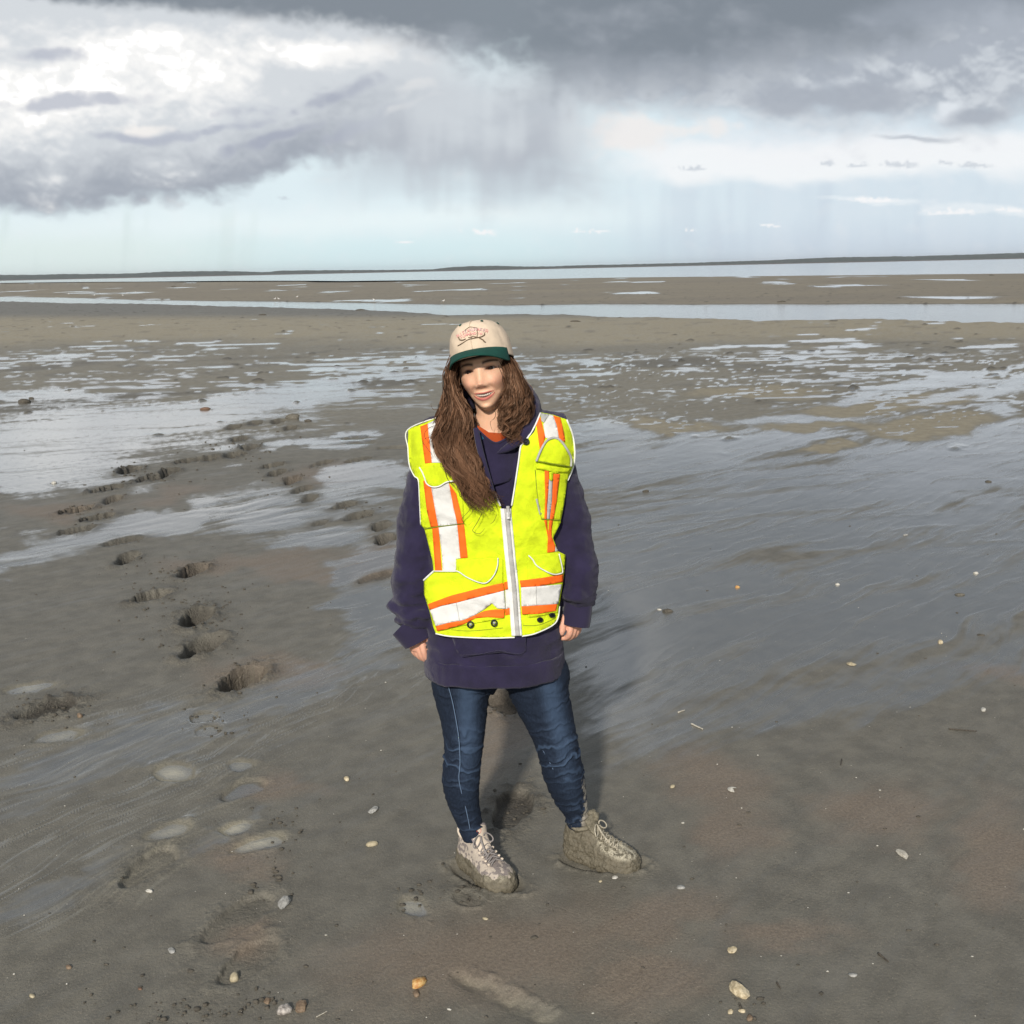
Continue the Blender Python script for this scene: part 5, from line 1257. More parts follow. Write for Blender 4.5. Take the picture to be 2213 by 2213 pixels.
# picture-right fall: beside the cheek, resting in the hood
gr = [
    (C([(1000, 560), (1130, 850), (1150, 1000), (1150, 1150), (1085, 1320), (1045, 1480), (1040, 1620), (1060, 1780)]), [2.95, 2.893, 2.885, 2.882, 2.878, 2.872, 2.862, 2.85]),
    (C([(1020, 550), (1165, 830), (1190, 1000), (1205, 1180), (1175, 1380), (1130, 1560), (1120, 1720), (1140, 1880)]), [2.955, 2.905, 2.893, 2.885, 2.876, 2.866, 2.856, 2.846]),
    (C([(1040, 540), (1190, 830), (1230, 1010), (1270, 1200), (1260, 1420), (1210, 1620), (1190, 1790), (1220, 1960)]), [2.965, 2.92, 2.905, 2.892, 2.88, 2.868, 2.858, 2.85]),
    (C([(1060, 540), (1240, 810), (1320, 1020), (1380, 1220), (1380, 1420), (1330, 1620), (1290, 1800), (1330, 1950)]), [2.98, 2.94, 2.922, 2.906, 2.892, 2.878, 2.866, 2.86]),
    (C([(1080, 540), (1275, 800), (1390, 1010), (1480, 1180), (1510, 1380), (1460, 1580), (1400, 1740), (1390, 1850)]), [2.99, 2.962, 2.945, 2.93, 2.915, 2.90, 2.885, 2.878])]
hrr = lock_mass(gr, 170, 14, 0.0070, 0.013, 0.00095, 2, chest=False, depth=0.045)
# behind the neck, down the back, and under the cap
gb_ = [(C([(x0, 720), (x0 + dx_ * 0.2, 950), (x0 + dx_ * 0.5, 1250), (x0 + dx_, 1600), (x0 + dx_, 1900)]), [Y0, Y0 + .02, Y0 + .03, Y0 + .05, Y0 + .06]) for x0, dx_, Y0 in ((330, 40, 2.99), (500, 60, 3.03), (700, 40, 3.05), (900, 20, 3.05), (1060, 0, 3.03), (1180, 60, 2.99))]
hbk = lock_mass(gb_, 60, 9, 0.005, 0.004, 0.0014, 3, chest=False, depth=0.02, stray=0.0)
hair = hair_obj('hair', hl + hrr + hbk, PERSON)
# a few flyaway curls
fl = []
for pts in ([(170, 1290), (120, 1400), (60, 1420), (20, 1380), (8, 1320)], [(200, 1480), (60, 1540), (-60, 1570), (-120, 1610)], [(120, 1640), (-20, 1690), (-90, 1780), (-60, 1860), (40, 1930), (100, 1940)], [(60, 1820), (-60, 1840), (-110, 1900), (-30, 2010), (30, 2080)], [(220, 2250), (260, 2400), (330, 2480), (380, 2520)], [(640, 2800), (560, 2900), (480, 3000), (560, 3080), (640, 3020)], [(940, 2700), (1000, 2850), (960, 3000), (900, 3060)], [(780, 2900), (700, 3050), (640, 3160), (740, 3200), (820, 3120)]):
    q = np.array(C(pts)); hair_obj('loose_strand', [(over_vest(resample(path3(q, np.full(len(q), 2.86)), 24), 0.01), 0.0008, 0.3)], hair)
# ---------------------------------------------------------------- jeans
jm, t, b = material('dark_denim')
P3 = S(t, t.node('ShaderNodeTexCoord').outputs['Object'])
fade, mudd = t.attr('fade'), t.attr('mud')
mpn = t.node('ShaderNodeMapping'); mpn.inputs['Scale'].default_value = (420, 420, 60); t.set(mpn.inputs[0], P3)
slub = t.noise(S(t, mpn.outputs[0]), 1.0, 4.0, 0.6)
cc = t.mix(t.step(slub, 0.3, 0.7), (0.0060, 0.011, 0.023), (0.013, 0.022, 0.042))
cc = t.mix(t.step(fade + (slub - 0.5) * 0.35, 0.15, 1.0), cc, (0.040, 0.066, 0.115))
cc = t.mix(t.step(mudd + (t.noise(P3, 70.0, 4.0, 0.65) - 0.5) * 0.9, 0.45, 0.6), cc, (0.33, 0.30, 0.25))
t.set(b.inputs['Base Color'], cc); b.inputs['Roughness'].default_value = 0.85; b.inputs['Specular IOR Level'].default_value = 0.25
t.l.new(bump(t, slub + t.noise(P3, 1500.0, 2.0, 0.5), 0.35, 0.0012).s, b.inputs['Normal'])
lt_ = []
for L_ in (LEG_L, LEG_R):
    P, rr = resample(path3(dpath(L_['d']), np.array(L_['Y'])), 60, np.array(L_['r']) * MM * D2S * np.interp(np.arange(10), [0, 2, 4, 9], [1.25, 1.22, 1.13, 1.08])); L_['P'] = P; L_['rr'] = rr
    lt_.append(tube(P, rr * 0.985, 28, sy=1.04))
lt_.append(tube(resample(path3([(1066, 1380), (1066, 1420), (1066, 1470)], 2.985), 10), [.13, .135, .12, .12, .11, .11, .10, .10, .09, .08], 28, sy=0.8))
V, Q = remesh(lt_, 0.0034, 4)
N_ = vnormals(V, Q); px_, py_ = pix(V)
dpy, dpx = py_ / D2S, px_ / D2S
left = dpx < np.interp(dpy, [1290, 1560], [945, 985])
kc = np.where(left, 1440, 1428); ac = np.where(left, 1560, 1535)
f1 = fbm3(V * 16, 3, seed=11); f2 = fbm3(V * np.array([30, 30, 70]), 3, seed=12)
arc = V[:, 2] / 0.0105 + 4.0 * f1 + np.abs(V[:, 1] - 2.9) * 25 + np.where(left, 1, -1) * V[:, 0] * 22
knee = np.exp(-((dpy - kc) / 52) ** 2); ank = np.exp(-((dpy - ac) / 26) ** 2); thigh = np.exp(-((dpy - 1310) / 40) ** 2)
wr = np.sin(arc * 2.0) * 0.55 + np.sin(arc * 3.1 + 1.7) * 0.4
wrs = np.sign(wr) * np.abs(wr) ** 0.7 * (0.25 + 1.1 * sst(fbm3(V * np.array([11, 11, 20]), 2, seed=13), -0.25, 0.3))
V = V + N_ * (0.0040 * wrs * knee + 0.0040 * wrs * ank + 0.0018 * wrs * thigh + 0.003 * f1 + 0.0013 * f2)[:, None]
jeans = mesh_obj('jeans', V, Q, jm, PERSON)
cxl = np.where(left, np.interp(dpy, [1285, 1350, 1400, 1470, 1545, 1580], [885, 882, 884, 880, 890, 898]), np.interp(dpy, [1275, 1350, 1400, 1470, 1530, 1556], [1035, 1048, 1062, 1074, 1090, 1094]))
fadev = np.exp(-((dpx - cxl) / 26) ** 2) * (np.interp(dpy, [1270, 1300, 1390, 1450, 1540], [0.5, 0.85, 0.75, 0.5, 0.3])) + 0.95 * np.clip(wr - 0.1, 0, 1) * (knee + 0.6 * ank)
set_attr(jeans.data, 'fade', np.clip(fadev, 0, 1))
mud_on = (~left) * (np.exp(-((dpx - np.interp(dpy, [1440, 1500, 1540], [1098, 1104, 1108])) / 9) ** 2) * sst(dpy, 1450, 1475) * 0.55 + sst(dpy, 1505, 1560) * 0.40) + left * sst(dpy, 1545, 1590) * 0.2
set_attr(jeans.data, 'mud', np.clip(mud_on, 0, 1))
M_THR = fcol('blue_thread', (0.13, 0.19, 0.29), 0.8); 
def on_leg(L_, pts):
    """follow a photo-pixel line on the front of one leg"""
    out = []
    for x, y in np.array(pts, float) * D2S:
        pxs, pys = pix(L_['P']); k = int(np.argmin(np.abs(pys - y))); r_ = L_['rr'][k]; c = L_['P'][k]
        q = at(x, y, c[1]); d = np.clip((q[0] - c[0]) / r_, -0.97, 0.97); out.append(at(x, y, c[1] - r_ * math.sqrt(1 - d * d) - 0.0080))
    return resample(np.array(out), 60)
cord('side_seam', on_leg(LEG_L, [(846, 1295), (855, 1330), (864, 1380), (867, 1410), (868, 1440), (866, 1470), (872, 1500), (880, 1530), (887, 1565)]), 0.0014, M_THR, jeans, 5)
cord('side_seam', on_leg(LEG_R, [(985, 1330), (1010, 1390), (1030, 1425), (1048, 1460), (1066, 1495), (1076, 1520)]), 0.0013, M_THR, jeans, 5)

# ---------------------------------------------------------------- boots
def boot_mats(name, mud_all):
    m, t, b = material(name)
    P3 = S(t, t.node('ShaderNodeTexCoord').outputs['Object'])
    mudv, part = t.attr('mud'), t.attr('panel')
    n = t.noise(P3, 60.0, 5.0, 0.65); n2 = t.noise(P3, 220.0, 4.0, 0.65)
    leather = t.mix(t.step(part, 0.4, 0.6), (0.23, 0.195, 0.18), (0.47, 0.40, 0.33))
    leather = t.mix(t.step(n2, 0.60, 0.75) * 0.7, leather, (0.10, 0.09, 0.07))
    mc_ = t.mix(t.step(n, 0.3, 0.7), (0.098, 0.084, 0.056), (0.165, 0.142, 0.100))
    mc_ = t.mix(t.attr('pale') * t.step(n * 0.6 + n2 * 0.4, 0.42, 0.58), mc_, (0.46, 0.42, 0.32))
    k = t.step(mudv + (n - 0.5) * 0.55 + (n2 - 0.5) * 0.25, 0.42, 0.56)
    t.set(b.inputs['Base Color'], t.mix(k, leather, mc_))
    t.set(b.inputs['Roughness'], t.step(n, 0.3, 0.7, 0.45, 0.75))
    t.l.new(bump(t, n2 * 0.7 + n, 0.8, 0.005).s, b.inputs['Normal'])
    return m
M_LACE = fcol('grey_lace', (0.26, 0.235, 0.225), 0.85, var=0.15); M_MLACE = fcol('muddy_lace', (0.40, 0.36, 0.28), 0.8, var=0.3, vscale=120)
M_INNER = fcol('dark_lining', (0.012, 0.012, 0.013), 0.9); M_RED = fcol('red_thread', (0.62, 0.12, 0.08), 0.7); M_TONG = fcol('tongue', (0.66, 0.56, 0.45), 0.8, var=0.08); M_TGREY = fcol('tongue_edge', (0.30, 0.255, 0.25), 0.85)
M_MUDC = fcol('boot_mud', (0.17, 0.15, 0.108), 0.7, var=0.3, vscale=90, bump_scale=200, bump_amt=0.8, bump_dist=0.004)
def boot(heel_px, toe_px, mud_all, ank, seedv, lift=0.0):
    hp_, tp_ = gp(*heel_px), gp(*toe_px); ax = (tp_ - hp_); Lb_ = float(np.linalg.norm(ax[:2])); ax = ax / Lb_; sd_ = np.array([ax[1], -ax[0], 0.0])   # sd_: to the walker's right as seen along the axis
    z0 = -0.012 + lift
    def B(s, v, z): return hp_ + ax * (np.asarray(s)[..., None] * Lb_) + sd_ * np.asarray(v)[..., None] + np.array([0, 0, 1.0]) * (np.asarray(z)[..., None] + z0)
    ss = np.linspace(-0.02, 1.02, 46)
    half = np.interp(ss, [-0.02, 0.03, 0.12, 0.3, 0.45, 0.62, 0.78, 0.9, 0.97, 1.02], [.006, .026, .036, .038, .040, .048, .049, .042, .028, .008])
    top = np.interp(ss, [-0.02, 0.02, 0.08, 0.2, 0.34, 0.42, 0.52, 0.65, 0.78, 0.9, 0.98, 1.02], [.055, .105, .118, .118, .116, .108, .092, .078, .070, .064, .052, .022])
    th = np.linspace(0, 2 * np.pi, 30, endpoint=False)
    V = []
    for s, h_, tz in zip(ss, half, top):
        c, n_ = np.cos(th), np.sin(th)
        rnd = np.interp(s, [0, .4, 1], [2.6, 2.4, 2.6])
        vx = h_ * np.sign(c) * np.abs(c) ** (2 / rnd)
        zc_ = tz * 0.5 + tz * 0.5 * np.sign(n_) * np.abs(n_) ** (2 / rnd)
        nar = np.interp(zc_, [0, .03, .07, .12], [1.0, 1.0, 0.86, 0.78 if s < .45 else .5])
        V.append(B(np.full_like(th, s), vx * nar, zc_))
    up_ = (np.concatenate(V), [list(f) for f in grid_faces(46, 30, wrap=True)] + [list(range(30))[::-1], list(range(45 * 30, 46 * 30))])
    # sole
    a = np.linspace(0, 2 * np.pi, 60, endpoint=False)
    sx = 0.5 + 0.53 * np.cos(a); hv = np.interp(sx, [-0.03, 0.05, 0.2, 0.4, 0.65, 0.85, 0.97, 1.03], [.0, .030, .038, .037, .050, .048, .03, .0]) + 0.004
    lo = B(sx, np.sign(np.sin(a)) * hv, np.zeros_like(sx)); hi = B(sx, np.sign(np.sin(a)) * hv * 0.98, np.full_like(sx, 0.026))
    sole = (np.concatenate([lo, hi]), [[j, (j + 1) % 60, 60 + (j + 1) % 60, 60 + j] for j in range(60)] + [list(range(60))[::-1], list(range(60, 120))])
    V, Q = remesh([up_, sole], 0.003, 3)
    N_ = vnormals(V, Q)
    q = V - hp_; s_ = q @ ax / Lb_; v_ = q @ sd_; z_ = q[:, 2] - z0
    m1 = fbm3(V * 45, 4, 0.55, seed=20 + seedv); m2 = fbm3(V * 120, 3, 0.55, seed=30 + seedv)
    cover = sst(-z_ + 0.02 * m1, -0.062 if not mud_all else -0.30, -0.035)
    V = V + N_ * ((0.006 * m1 + 0.003 * m2 + 0.004) * cover + 0.003 * mud_all * np.clip(m2 * 2, 0, 1))[:, None]
    # hollow top where the ankle goes in
    V[:, 2] -= 0.030 * sst(z_, 0.085, 0.11) * (1 - sst(np.hypot((s_ - 0.20) / 0.13, v_ / 0.026), 0.75, 1.05))
    bo = mesh_obj('boot', V, Q, boot_mats('boot_upper', mud_all), PERSON)
    set_attr(bo.data, 'mud', np.clip(cover * 1.0 + (0.75 if mud_all else 0.0) + 0.35 * sst(s_, 0.75, 0.95), 0, 1))
    set_attr(bo.data, 'pale', np.clip(sst(z_ + m1 * 0.02, 0.03, 0.055) * sst(s_, 0.35, 0.6), 0, 1) * (sst(N_[:, 2], 0.35, 0.75) if mud_all else 0.5))
    set_attr(bo.data, 'panel', np.clip(0.45 + 1.6 * fbm3(V * 85, 3, seed=41) + 0.35 * np.exp(-((np.abs(v_) - 0.031) / 0.008) ** 2) * (s_ > 0.36) + 0.3 * (z_ > 0.088) - 0.25 * (np.abs(v_) < 0.02), 0, 1))
    # collar
    a = np.linspace(0, 2 * np.pi, 40, endpoint=False)
    col_ = B(0.20 + 0.165 * np.cos(a), 0.033 * np.sin(a), 0.117 + 0.012 * np.cos(a * 1.0 + 3.14) * 0.4 + 0.004 * np.sin(3 * a))
    cord('collar', col_, 0.0075, M_TONG if not mud_all else M_MUDC, bo, 8, closed=True)
    a2 = np.linspace(0, 2 * np.pi, 24, endpoint=False)
    cord('collar_lining', B(0.20 + 0.145 * np.cos(a2), 0.028 * np.sin(a2), np.full_like(a2, 0.112)), 0.008, M_INNER, bo, 6, closed=True)
    # tongue: a padded plate rising in front of the ankle
    tv_, uu_ = np.meshgrid(np.linspace(-1, 1, 14), np.linspace(0, 1, 12), indexing='ij')
    ts = np.interp(uu_, [0, .5, 1], [0.56, 0.43, 0.375]) - 0.03 * tv_ ** 2; tz = np.interp(uu_, [0, .5, 1], [0.088, 0.125, 0.160]) - 0.012 * tv_ ** 2 * uu_
    T_ = B(ts, tv_ * np.interp(uu_, [0, 1], [0.020, 0.030]), tz)
    to_ = mesh_obj('tongue', T_.reshape(-1, 3), grid_faces(14, 12), M_TONG if not mud_all else M_MUDC, bo)
    md = to_.modifiers.new('thickness', 'SOLIDIFY'); md.thickness = 0.008; md.offset = 0
    cord('tongue_edge', np.concatenate([T_[0, 3:], T_[:, -1], T_[-1, 3:][::-1]]), 0.0048, M_TGREY if not mud_all else M_MUDC, bo, 7)
    if not mud_all:
        a3 = np.linspace(0, 2 * np.pi, 16, endpoint=False)
        cord('logo_ring', B(0.395 + 0.0 * a3 + 0.018 * np.sin(a3) * -0.6 + 0.018, 0.0075 * np.cos(a3) + 0.004, 0.1455 + 0.0075 * np.sin(a3)), 0.0011, M_RED, to_, 5, closed=True)
    # laces
    def topz(s): return np.interp(s, ss, top)
    lm = M_LACE if not mud_all else M_MLACE
    lz = []
    for k, s in enumerate(np.linspace(0.46, 0.74, 6)):
        for sg in (-1, 1):
            e = np.linspace(-1, 1, 12); sp = s + sg * 0.025 * e
            lz.append(tube(B(sp, e * 0.023, topz(sp) + 0.010 - 0.010 * e ** 2 + (0.003 if sg > 0 else 0)), 0.0022, 6))
    mesh_obj('laces', *join(lz), lm, bo)
    for k, s in enumerate(np.linspace(0.47, 0.73, 5)):
        for sg in (-1, 1):
            V_, F_ = ellips((0, 0, 0), (0.005, 0.005, 0.0035), 6); cpt = B(np.array(s), np.array(sg * 0.0255), np.array(topz(s) + 0.001)); mesh_obj('eyelet_tab', V_ + cpt, F_, M_TONG if not mud_all else M_MUDC, bo)
    for sg, ln in ((1, 1.0), (-1, 0.75)):
        a4 = np.linspace(0, np.pi * 1.9, 24)
        cord('lace_loop', B(0.455 - 0.02 * np.sin(a4) + 0.05 * (1 - np.cos(a4)) * 0.5, sg * (0.006 + 0.020 * ln * (1 - np.cos(a4)) * 0.9), 0.128 + 0.012 * np.sin(a4) - 0.006 * (1 - np.cos(a4))), 0.0023, lm, bo, 6)
    cord('lace_end', resample(np.array([B(np.array(q_), np.array(w_), np.array(z_)) for q_, w_, z_ in ((0.45, 0.004, 0.130), (0.50, 0.010, 0.118), (0.58, 0.012, 0.097), (0.64, 0.010, 0.083))]), 14), 0.0034, lm, bo, 6)
    return bo, B
b1_, B1 = boot((1000, 1846), (1100, 1922), False, None, 0)
b1_['label'] = 'boot with pale upper, grey laces and muddy lower half'
b2_, B2 = boot((1226, 1832), (1376, 1878), True, None, 5)
b2_['label'] = 'boot wholly caked in mud'
# clods of mud on the caked boot
ck = np.random.default_rng(9); cl = []
for k in range(26):
    s, v = ck.uniform(0.3, 0.98), ck.normal(0, 0.018); V_, F_ = ellips((0, 0, 0), ck.uniform(0.003, 0.009, 3) * np.array([1, 1, .7]), 7)
    V_ = V_ * (1 + 0.5 * fbm3(V_ * 160 + k, 2)[:, None]); zz_ = np.interp(s, [0.3, 0.42, 0.52, 0.65, 0.78, 0.9, 1], [.118, .108, .095, .076, .063, .055, .03])
    cl.append((V_ + B2(np.array(s), np.array(v), np.array(zz_ - 6 * v * v + 0.002)), F_))
for k in range(5):
    V_, F_ = ellips((0, 0, 0), ck.uniform(0.008, 0.015, 3), 8); V_ = V_ * (1 + 0.6 * fbm3(V_ * 110 + k, 3)[:, None]); cl.append((V_ + B2(np.array(ck.uniform(.34, .42)), np.array(ck.uniform(-.02, .02)), np.array(ck.uniform(.145, .168))), F_))
cb = mesh_obj('mud_clods', *join(cl), M_MUDC, b2_)
# ================================================================== stones, shells, sticks, clods
def stone_mat(name, lo, hi, rough=0.6, scale=60.0):
    m, t, b = material(name)
    P3 = S(t, t.node('ShaderNodeTexCoord').outputs['Object'])
    n = t.noise(P3, scale, 5.0, 0.65)
    t.set(b.inputs['Base Color'], t.mix(t.step(n, 0.33, 0.67), lo, hi)); b.inputs['Roughness'].default_value = rough
    t.l.new(bump(t, t.noise(P3, scale * 5, 4.0, 0.6), 0.5, 0.003).s, b.inputs['Normal'])
    return m
SM = dict(grey=stone_mat('grey_stone', (0.20, 0.195, 0.18), (0.42, 0.41, 0.38)), dark=stone_mat('dark_clod', (0.055, 0.048, 0.037), (0.105, 0.092, 0.072), 0.92), tan=stone_mat('tan_stone', (0.30, 0.25, 0.16), (0.50, 0.43, 0.29)),
          white=stone_mat('white_stone', (0.36, 0.34, 0.29), (0.60, 0.57, 0.51)), cream=stone_mat('cream_stone', (0.34, 0.27, 0.16), (0.68, 0.58, 0.40)), orange=stone_mat('orange_stone', (0.42, 0.17, 0.035), (0.62, 0.42, 0.17), 0.4, 90),
          brown=stone_mat('brown_stone', (0.12, 0.08, 0.05), (0.24, 0.17, 0.11)), red=stone_mat('red_clod', (0.12, 0.065, 0.04), (0.19, 0.11, 0.07)), mud=stone_mat('mud_clod', (0.085, 0.075, 0.058), (0.16, 0.145, 0.115), 0.75),
          wood=stone_mat('dark_wood', (0.035, 0.028, 0.022), (0.10, 0.085, 0.065), 0.8, 150), pale=stone_mat('pale_wood', (0.34, 0.31, 0.25), (0.55, 0.51, 0.43), 0.8, 150), cobble=stone_mat('banded_cobble', (0.16, 0.14, 0.125), (0.56, 0.51, 0.46), 0.35, 70))
def _ico(sub):
    bm = bmesh.new(); bmesh.ops.create_icosphere(bm, subdivisions=sub, radius=1.0)
    V = np.array([v.co[:] for v in bm.verts]); F = [[v.index for v in f.verts] for f in bm.faces]; bm.free(); return V, F
ICO2, ICO3 = _ico(2), _ico(3)
srng = np.random.default_rng(33)
def stone(name, label, cat, px, py, wpx, mat, flat=0.6, ang=0.3, seed=None, elong=1.25, group=None, sink=0.38, ico=None):
    c = gp(px, py); depth_ = float((c - CAM) @ _f); w_ = wpx * depth_ / FPX * 0.5
    V, F = ico or ICO2
    sd_ = srng.random() * 50
    q = V * (1 + 0.30 * fbm3(V * 1.1 + sd_, 2)[:, None] * 1.5)
    if ang > 0:                                             # planes knocked off
        for k in range(int(5 + 9 * ang)):
            n = srng.normal(size=3); n /= np.linalg.norm(n); h = srng.uniform(0.62, 0.92); d = q @ n; q = q - np.clip(d - h, 0, None)[:, None] * n * min(1, ang * 2)
    a = srng.random() * 6.28 if name != 'mud_clod' else srng.uniform(-0.4, 0.4)
    q = q * np.array([elong, 1 / elong, flat]); q = q @ np.array([[math.cos(a), math.sin(a), 0], [-math.sin(a), math.cos(a), 0], [0, 0, 1]])
    q *= w_ / max(1e-6, np.abs(q[:, 0]).max())
    h = q[:, 2].max()
    o = mesh_obj(name, q, F, SM[mat], smooth=ang < 0.5)
    o.location = (float(c[0]), float(c[1]), ground_z(c[0], c[1]) + h * (1 - 2 * sink) )
    return tag(o, label, cat, group)
def shell(name, label, px, py, wpx, mat, yaw=0.5):
    c = gp(px, py); depth_ = float((c - CAM) @ _f); w_ = wpx * depth_ / FPX * 0.5
    r, th = np.meshgrid(np.linspace(0.02, 1, 9), np.linspace(-2.1, 2.1, 21), indexing='ij')
    rib = 1 + 0.05 * np.cos(th * 14)
    x = r * np.sin(th) * 0.95 * rib; y = r * np.cos(th) * rib; z = 0.42 * (1 - r ** 2) * np.cos(th * 0.5) + 0.1
    V = np.stack([x, y, z], -1).reshape(-1, 3); cy, sy_ = math.cos(yaw), math.sin(yaw)
    V = V @ np.array([[cy, sy_, 0], [-sy_, cy, 0], [0, 0, 1]]) * w_
    o = mesh_obj(name, V, grid_faces(9, 21), SM[mat]); md = o.modifiers.new('thickness', 'SOLIDIFY'); md.thickness = 0.0022
    o.location = (float(c[0]), float(c[1]), ground_z(c[0], c[1]) + 0.001); return tag(o, label, 'shell')
def stick(label, px0, py0, px1, py1, r, mat):
    a, b_ = gp(px0, py0), gp(px1, py1); n = 14; u = np.linspace(0, 1, n)[:, None]
    P = a + (b_ - a) * u; L = np.linalg.norm(b_ - a)
    P[:, 2] = [ground_z(p[0], p[1]) + r * 0.9 for p in P]; side = np.array([-(b_ - a)[1], (b_ - a)[0], 0]) / L
    P = P + side * (0.03 * L * fbm(u[:, 0] * 3 + px0, u[:, 0] * 0, 2))[:, None]
    o_ = P[0].copy(); V, F = tube(P - o_, r * (1 - 0.4 * u[:, 0]) * (1 + 0.25 * fbm(u[:, 0] * 9 + px0, u[:, 0] * 0 + 3, 2)), 7)
    o = mesh_obj('stick', V, F, SM[mat]); o.location = tuple(map(float, o_)); return tag(o, label, 'stick')
ST = stone
ST('pebble', 'pale yellow stone chip on open mud left of the knees', 'stone', 749, 1684, 14, 'cream', .5)
ST('pebble', 'grey angular stone on the mud left of the jeans, above the tan oval one', 'stone', 806, 1753, 22, 'grey', .6, .7)
ST('pebble', 'smooth tan oval stone left of the pale boot', 'stone', 804, 1825, 27, 'tan', .62, .15)
ST('pebble', 'small white stone left of the grey angular stone, below the pale puddled prints', 'stone', 322, 1927, 18, 'white', .6, .5)
ST('pebble', 'dark pebble just left of the light grey angular stone', 'stone', 542, 1930, 13, 'dark', .6)
ST('pebble', 'light grey angular stone with sharp corners in the lower left', 'stone', 614, 1956, 28, 'grey', .72, .9)
ST('pebble', 'thin flat grey chip lying alone in the lower left', 'stone', 371, 2055, 20, 'grey', .25, .6)
ST('mud_clod', 'flat dark square clod below the flat grey chip', 'clod', 412, 2099, 18, 'dark', .3, .8)
ST('pebble', 'upright egg shaped tan pebble beside a shallow print', 'stone', 506, 2106, 20, 'tan', 1.1, .3, elong=1.0)
ST('cobble', 'round banded grey cobble at the bottom edge of the picture', 'stone', 614, 2187, 36, 'cobble', .9, .08, elong=1.03, ico=ICO3)
ST('pebble', 'brown stone right beside the round banded cobble', 'stone', 651, 2179, 24, 'brown', .6, .5)
ST('pebble', 'flat grey brown stone just above left of the round cobble', 'stone', 578, 2165, 20, 'brown', .45, .5)
ST('mud_clod', 'dark crumbly clod above the light grey angular stone', 'clod', 602, 1897, 19, 'dark', .5, .3)
ST('mud_clod', 'upright brown stub of mud beside the leftmost rough print', 'clod', 173, 1550, 13, 'brown', 1.5, .4, elong=1.0)
ST('pebble', 'small brown pebble near the left edge, low in the picture', 'stone', 149, 2090, 15, 'brown', .6)
ST('pebble', 'small tan pebble nearest the bottom left corner', 'stone', 70, 2152, 15, 'tan', .5)
ST('mud_clod', 'small dark red clod left of the upright tan pebble', 'clod', 303, 2137, 11, 'red', .5)
ST('pebble', 'small dark pebble between the round cobble and the pale boot', 'stone', 661, 2088, 12, 'dark', .4)
ST('pebble', 'bright orange and cream stone at the bottom centre', 'stone', 906, 2126, 33, 'orange', .7, .45)
ST('pebble', 'dull brown pebble just below the bright orange stone', 'stone', 900, 2149, 18, 'brown', .6)
ST('pebble', 'tiny white chip right of the bright orange stone at the bottom edge', 'stone', 971, 2182, 11, 'white', .5)
ST('pebble', 'tan crumb of stone on the mud below the pale boot', 'stone', 1049, 1985, 14, 'tan', .5)
ST('pebble', 'dark pebble below and right of the pale boot', 'stone', 1155, 2027, 18, 'dark', .5)
ST('pebble', 'white chip touching the sole of the mud caked boot', 'stone', 1329, 1897, 15, 'white', .6, .7)
ST('pebble', 'tiny tan chip below the mud caked boot', 'stone', 1298, 1905, 9, 'tan', .5)
ST('mud_clod', 'tiny dark clod right below the mud caked boot toe', 'clod', 1347, 1917, 11, 'dark', .5)
ST('pebble', 'flat pale yellow chip above the cream broken rock', 'stone', 1583, 2053, 24, 'cream', .4, .6)
ST('rock', 'cream broken rock, the largest of the lower right', 'stone', 1596, 2143, 44, 'cream', .75, .9)
ST('pebble', 'small cream stone at the bottom edge, left one of a pair', 'stone', 1579, 2186, 14, 'cream', .6, .5)
ST('pebble', 'small cream stone at the bottom edge, right one of a pair', 'stone', 1604, 2185, 17, 'cream', .6, .5)
ST('pebble', 'brown stone at the bottom edge touching the right cream stone', 'stone', 1620, 2200, 16, 'brown', .6, .4)
ST('pebble', 'tan pebble in the brown patch right of the caked boot', 'stone', 1454, 1700, 13, 'tan', .6)
ST('pebble', 'grey pebble half sunk right below the caked boot', 'stone', 1471, 1918, 20, 'grey', .4)
ST('pebble', 'half sunk grey pebble far right above the bottom edge', 'stone', 1843, 2107, 20, 'grey', .4)
ST('driftwood', 'pale flat chip on a low brown ridge at lower right', 'driftwood', 1950, 1846, 22, 'pale', .25, .5, elong=1.4)
ST('pebble', 'single white pebble near the right edge above the dark stick', 'stone', 2125, 1535, 13, 'white', .5)
ST('pebble', 'round pale yellow pebble on the wet sheen near the right edge', 'stone', 2032, 1389, 11, 'cream', .8, .1)
ST('mud_clod', 'black clod with white crust right of the sleeve cuff', 'clod', 1443, 1322, 24, 'dark', .6, .5)
ST('pebble', 'white chip on the left of the black clod by the cuff', 'stone', 1425, 1318, 10, 'white', .5)
ST('pebble', 'small orange pebble on the grey sheen right of the sleeve', 'stone', 1594, 1270, 12, 'orange', .8)
ST('pebble', 'small white pebble further right of the small orange one', 'stone', 1810, 1264, 11, 'white', .7)
ST('pebble', 'white pebble near the right edge in the upper sheen', 'stone', 2109, 1240, 12, 'white', .7)
ST('mud_clod', 'dark clod on the sheen right of the vest shoulder', 'clod', 1396, 1062, 17, 'dark', .5)
ST('mud_clod', 'dark clod on the bright sheen by the right edge', 'clod', 2136, 1041, 13, 'dark', .5)
ST('pebble', 'pale pebble midway in the right sheen below the dark clod', 'stone', 1957, 1157, 13, 'grey', .4)
ST('mud_clod', 'low grey clod near the right edge under the white pebble', 'clod', 2074, 1286, 24, 'mud', .35)
ST('mud_clod', 'dark clod near the right edge above the reddish patch', 'clod', 2120, 1373, 18, 'dark', .35)
ST('mud_clod', 'dark clod of a pair at the far left edge on the bright film', 'clod', 52, 870, 30, 'dark', .55)
ST('mud_clod', 'smaller companion of the dark clods at the far left edge', 'clod', 68, 862, 13, 'dark', .6)
ST('mud_clod', 'pointed mud heap where the footprint trail begins', 'clod', 633, 905, 34, 'mud', .75)
ST('mud_clod', 'small clod right beside the pointed mud heap', 'clod', 665, 911, 17, 'dark', .6)
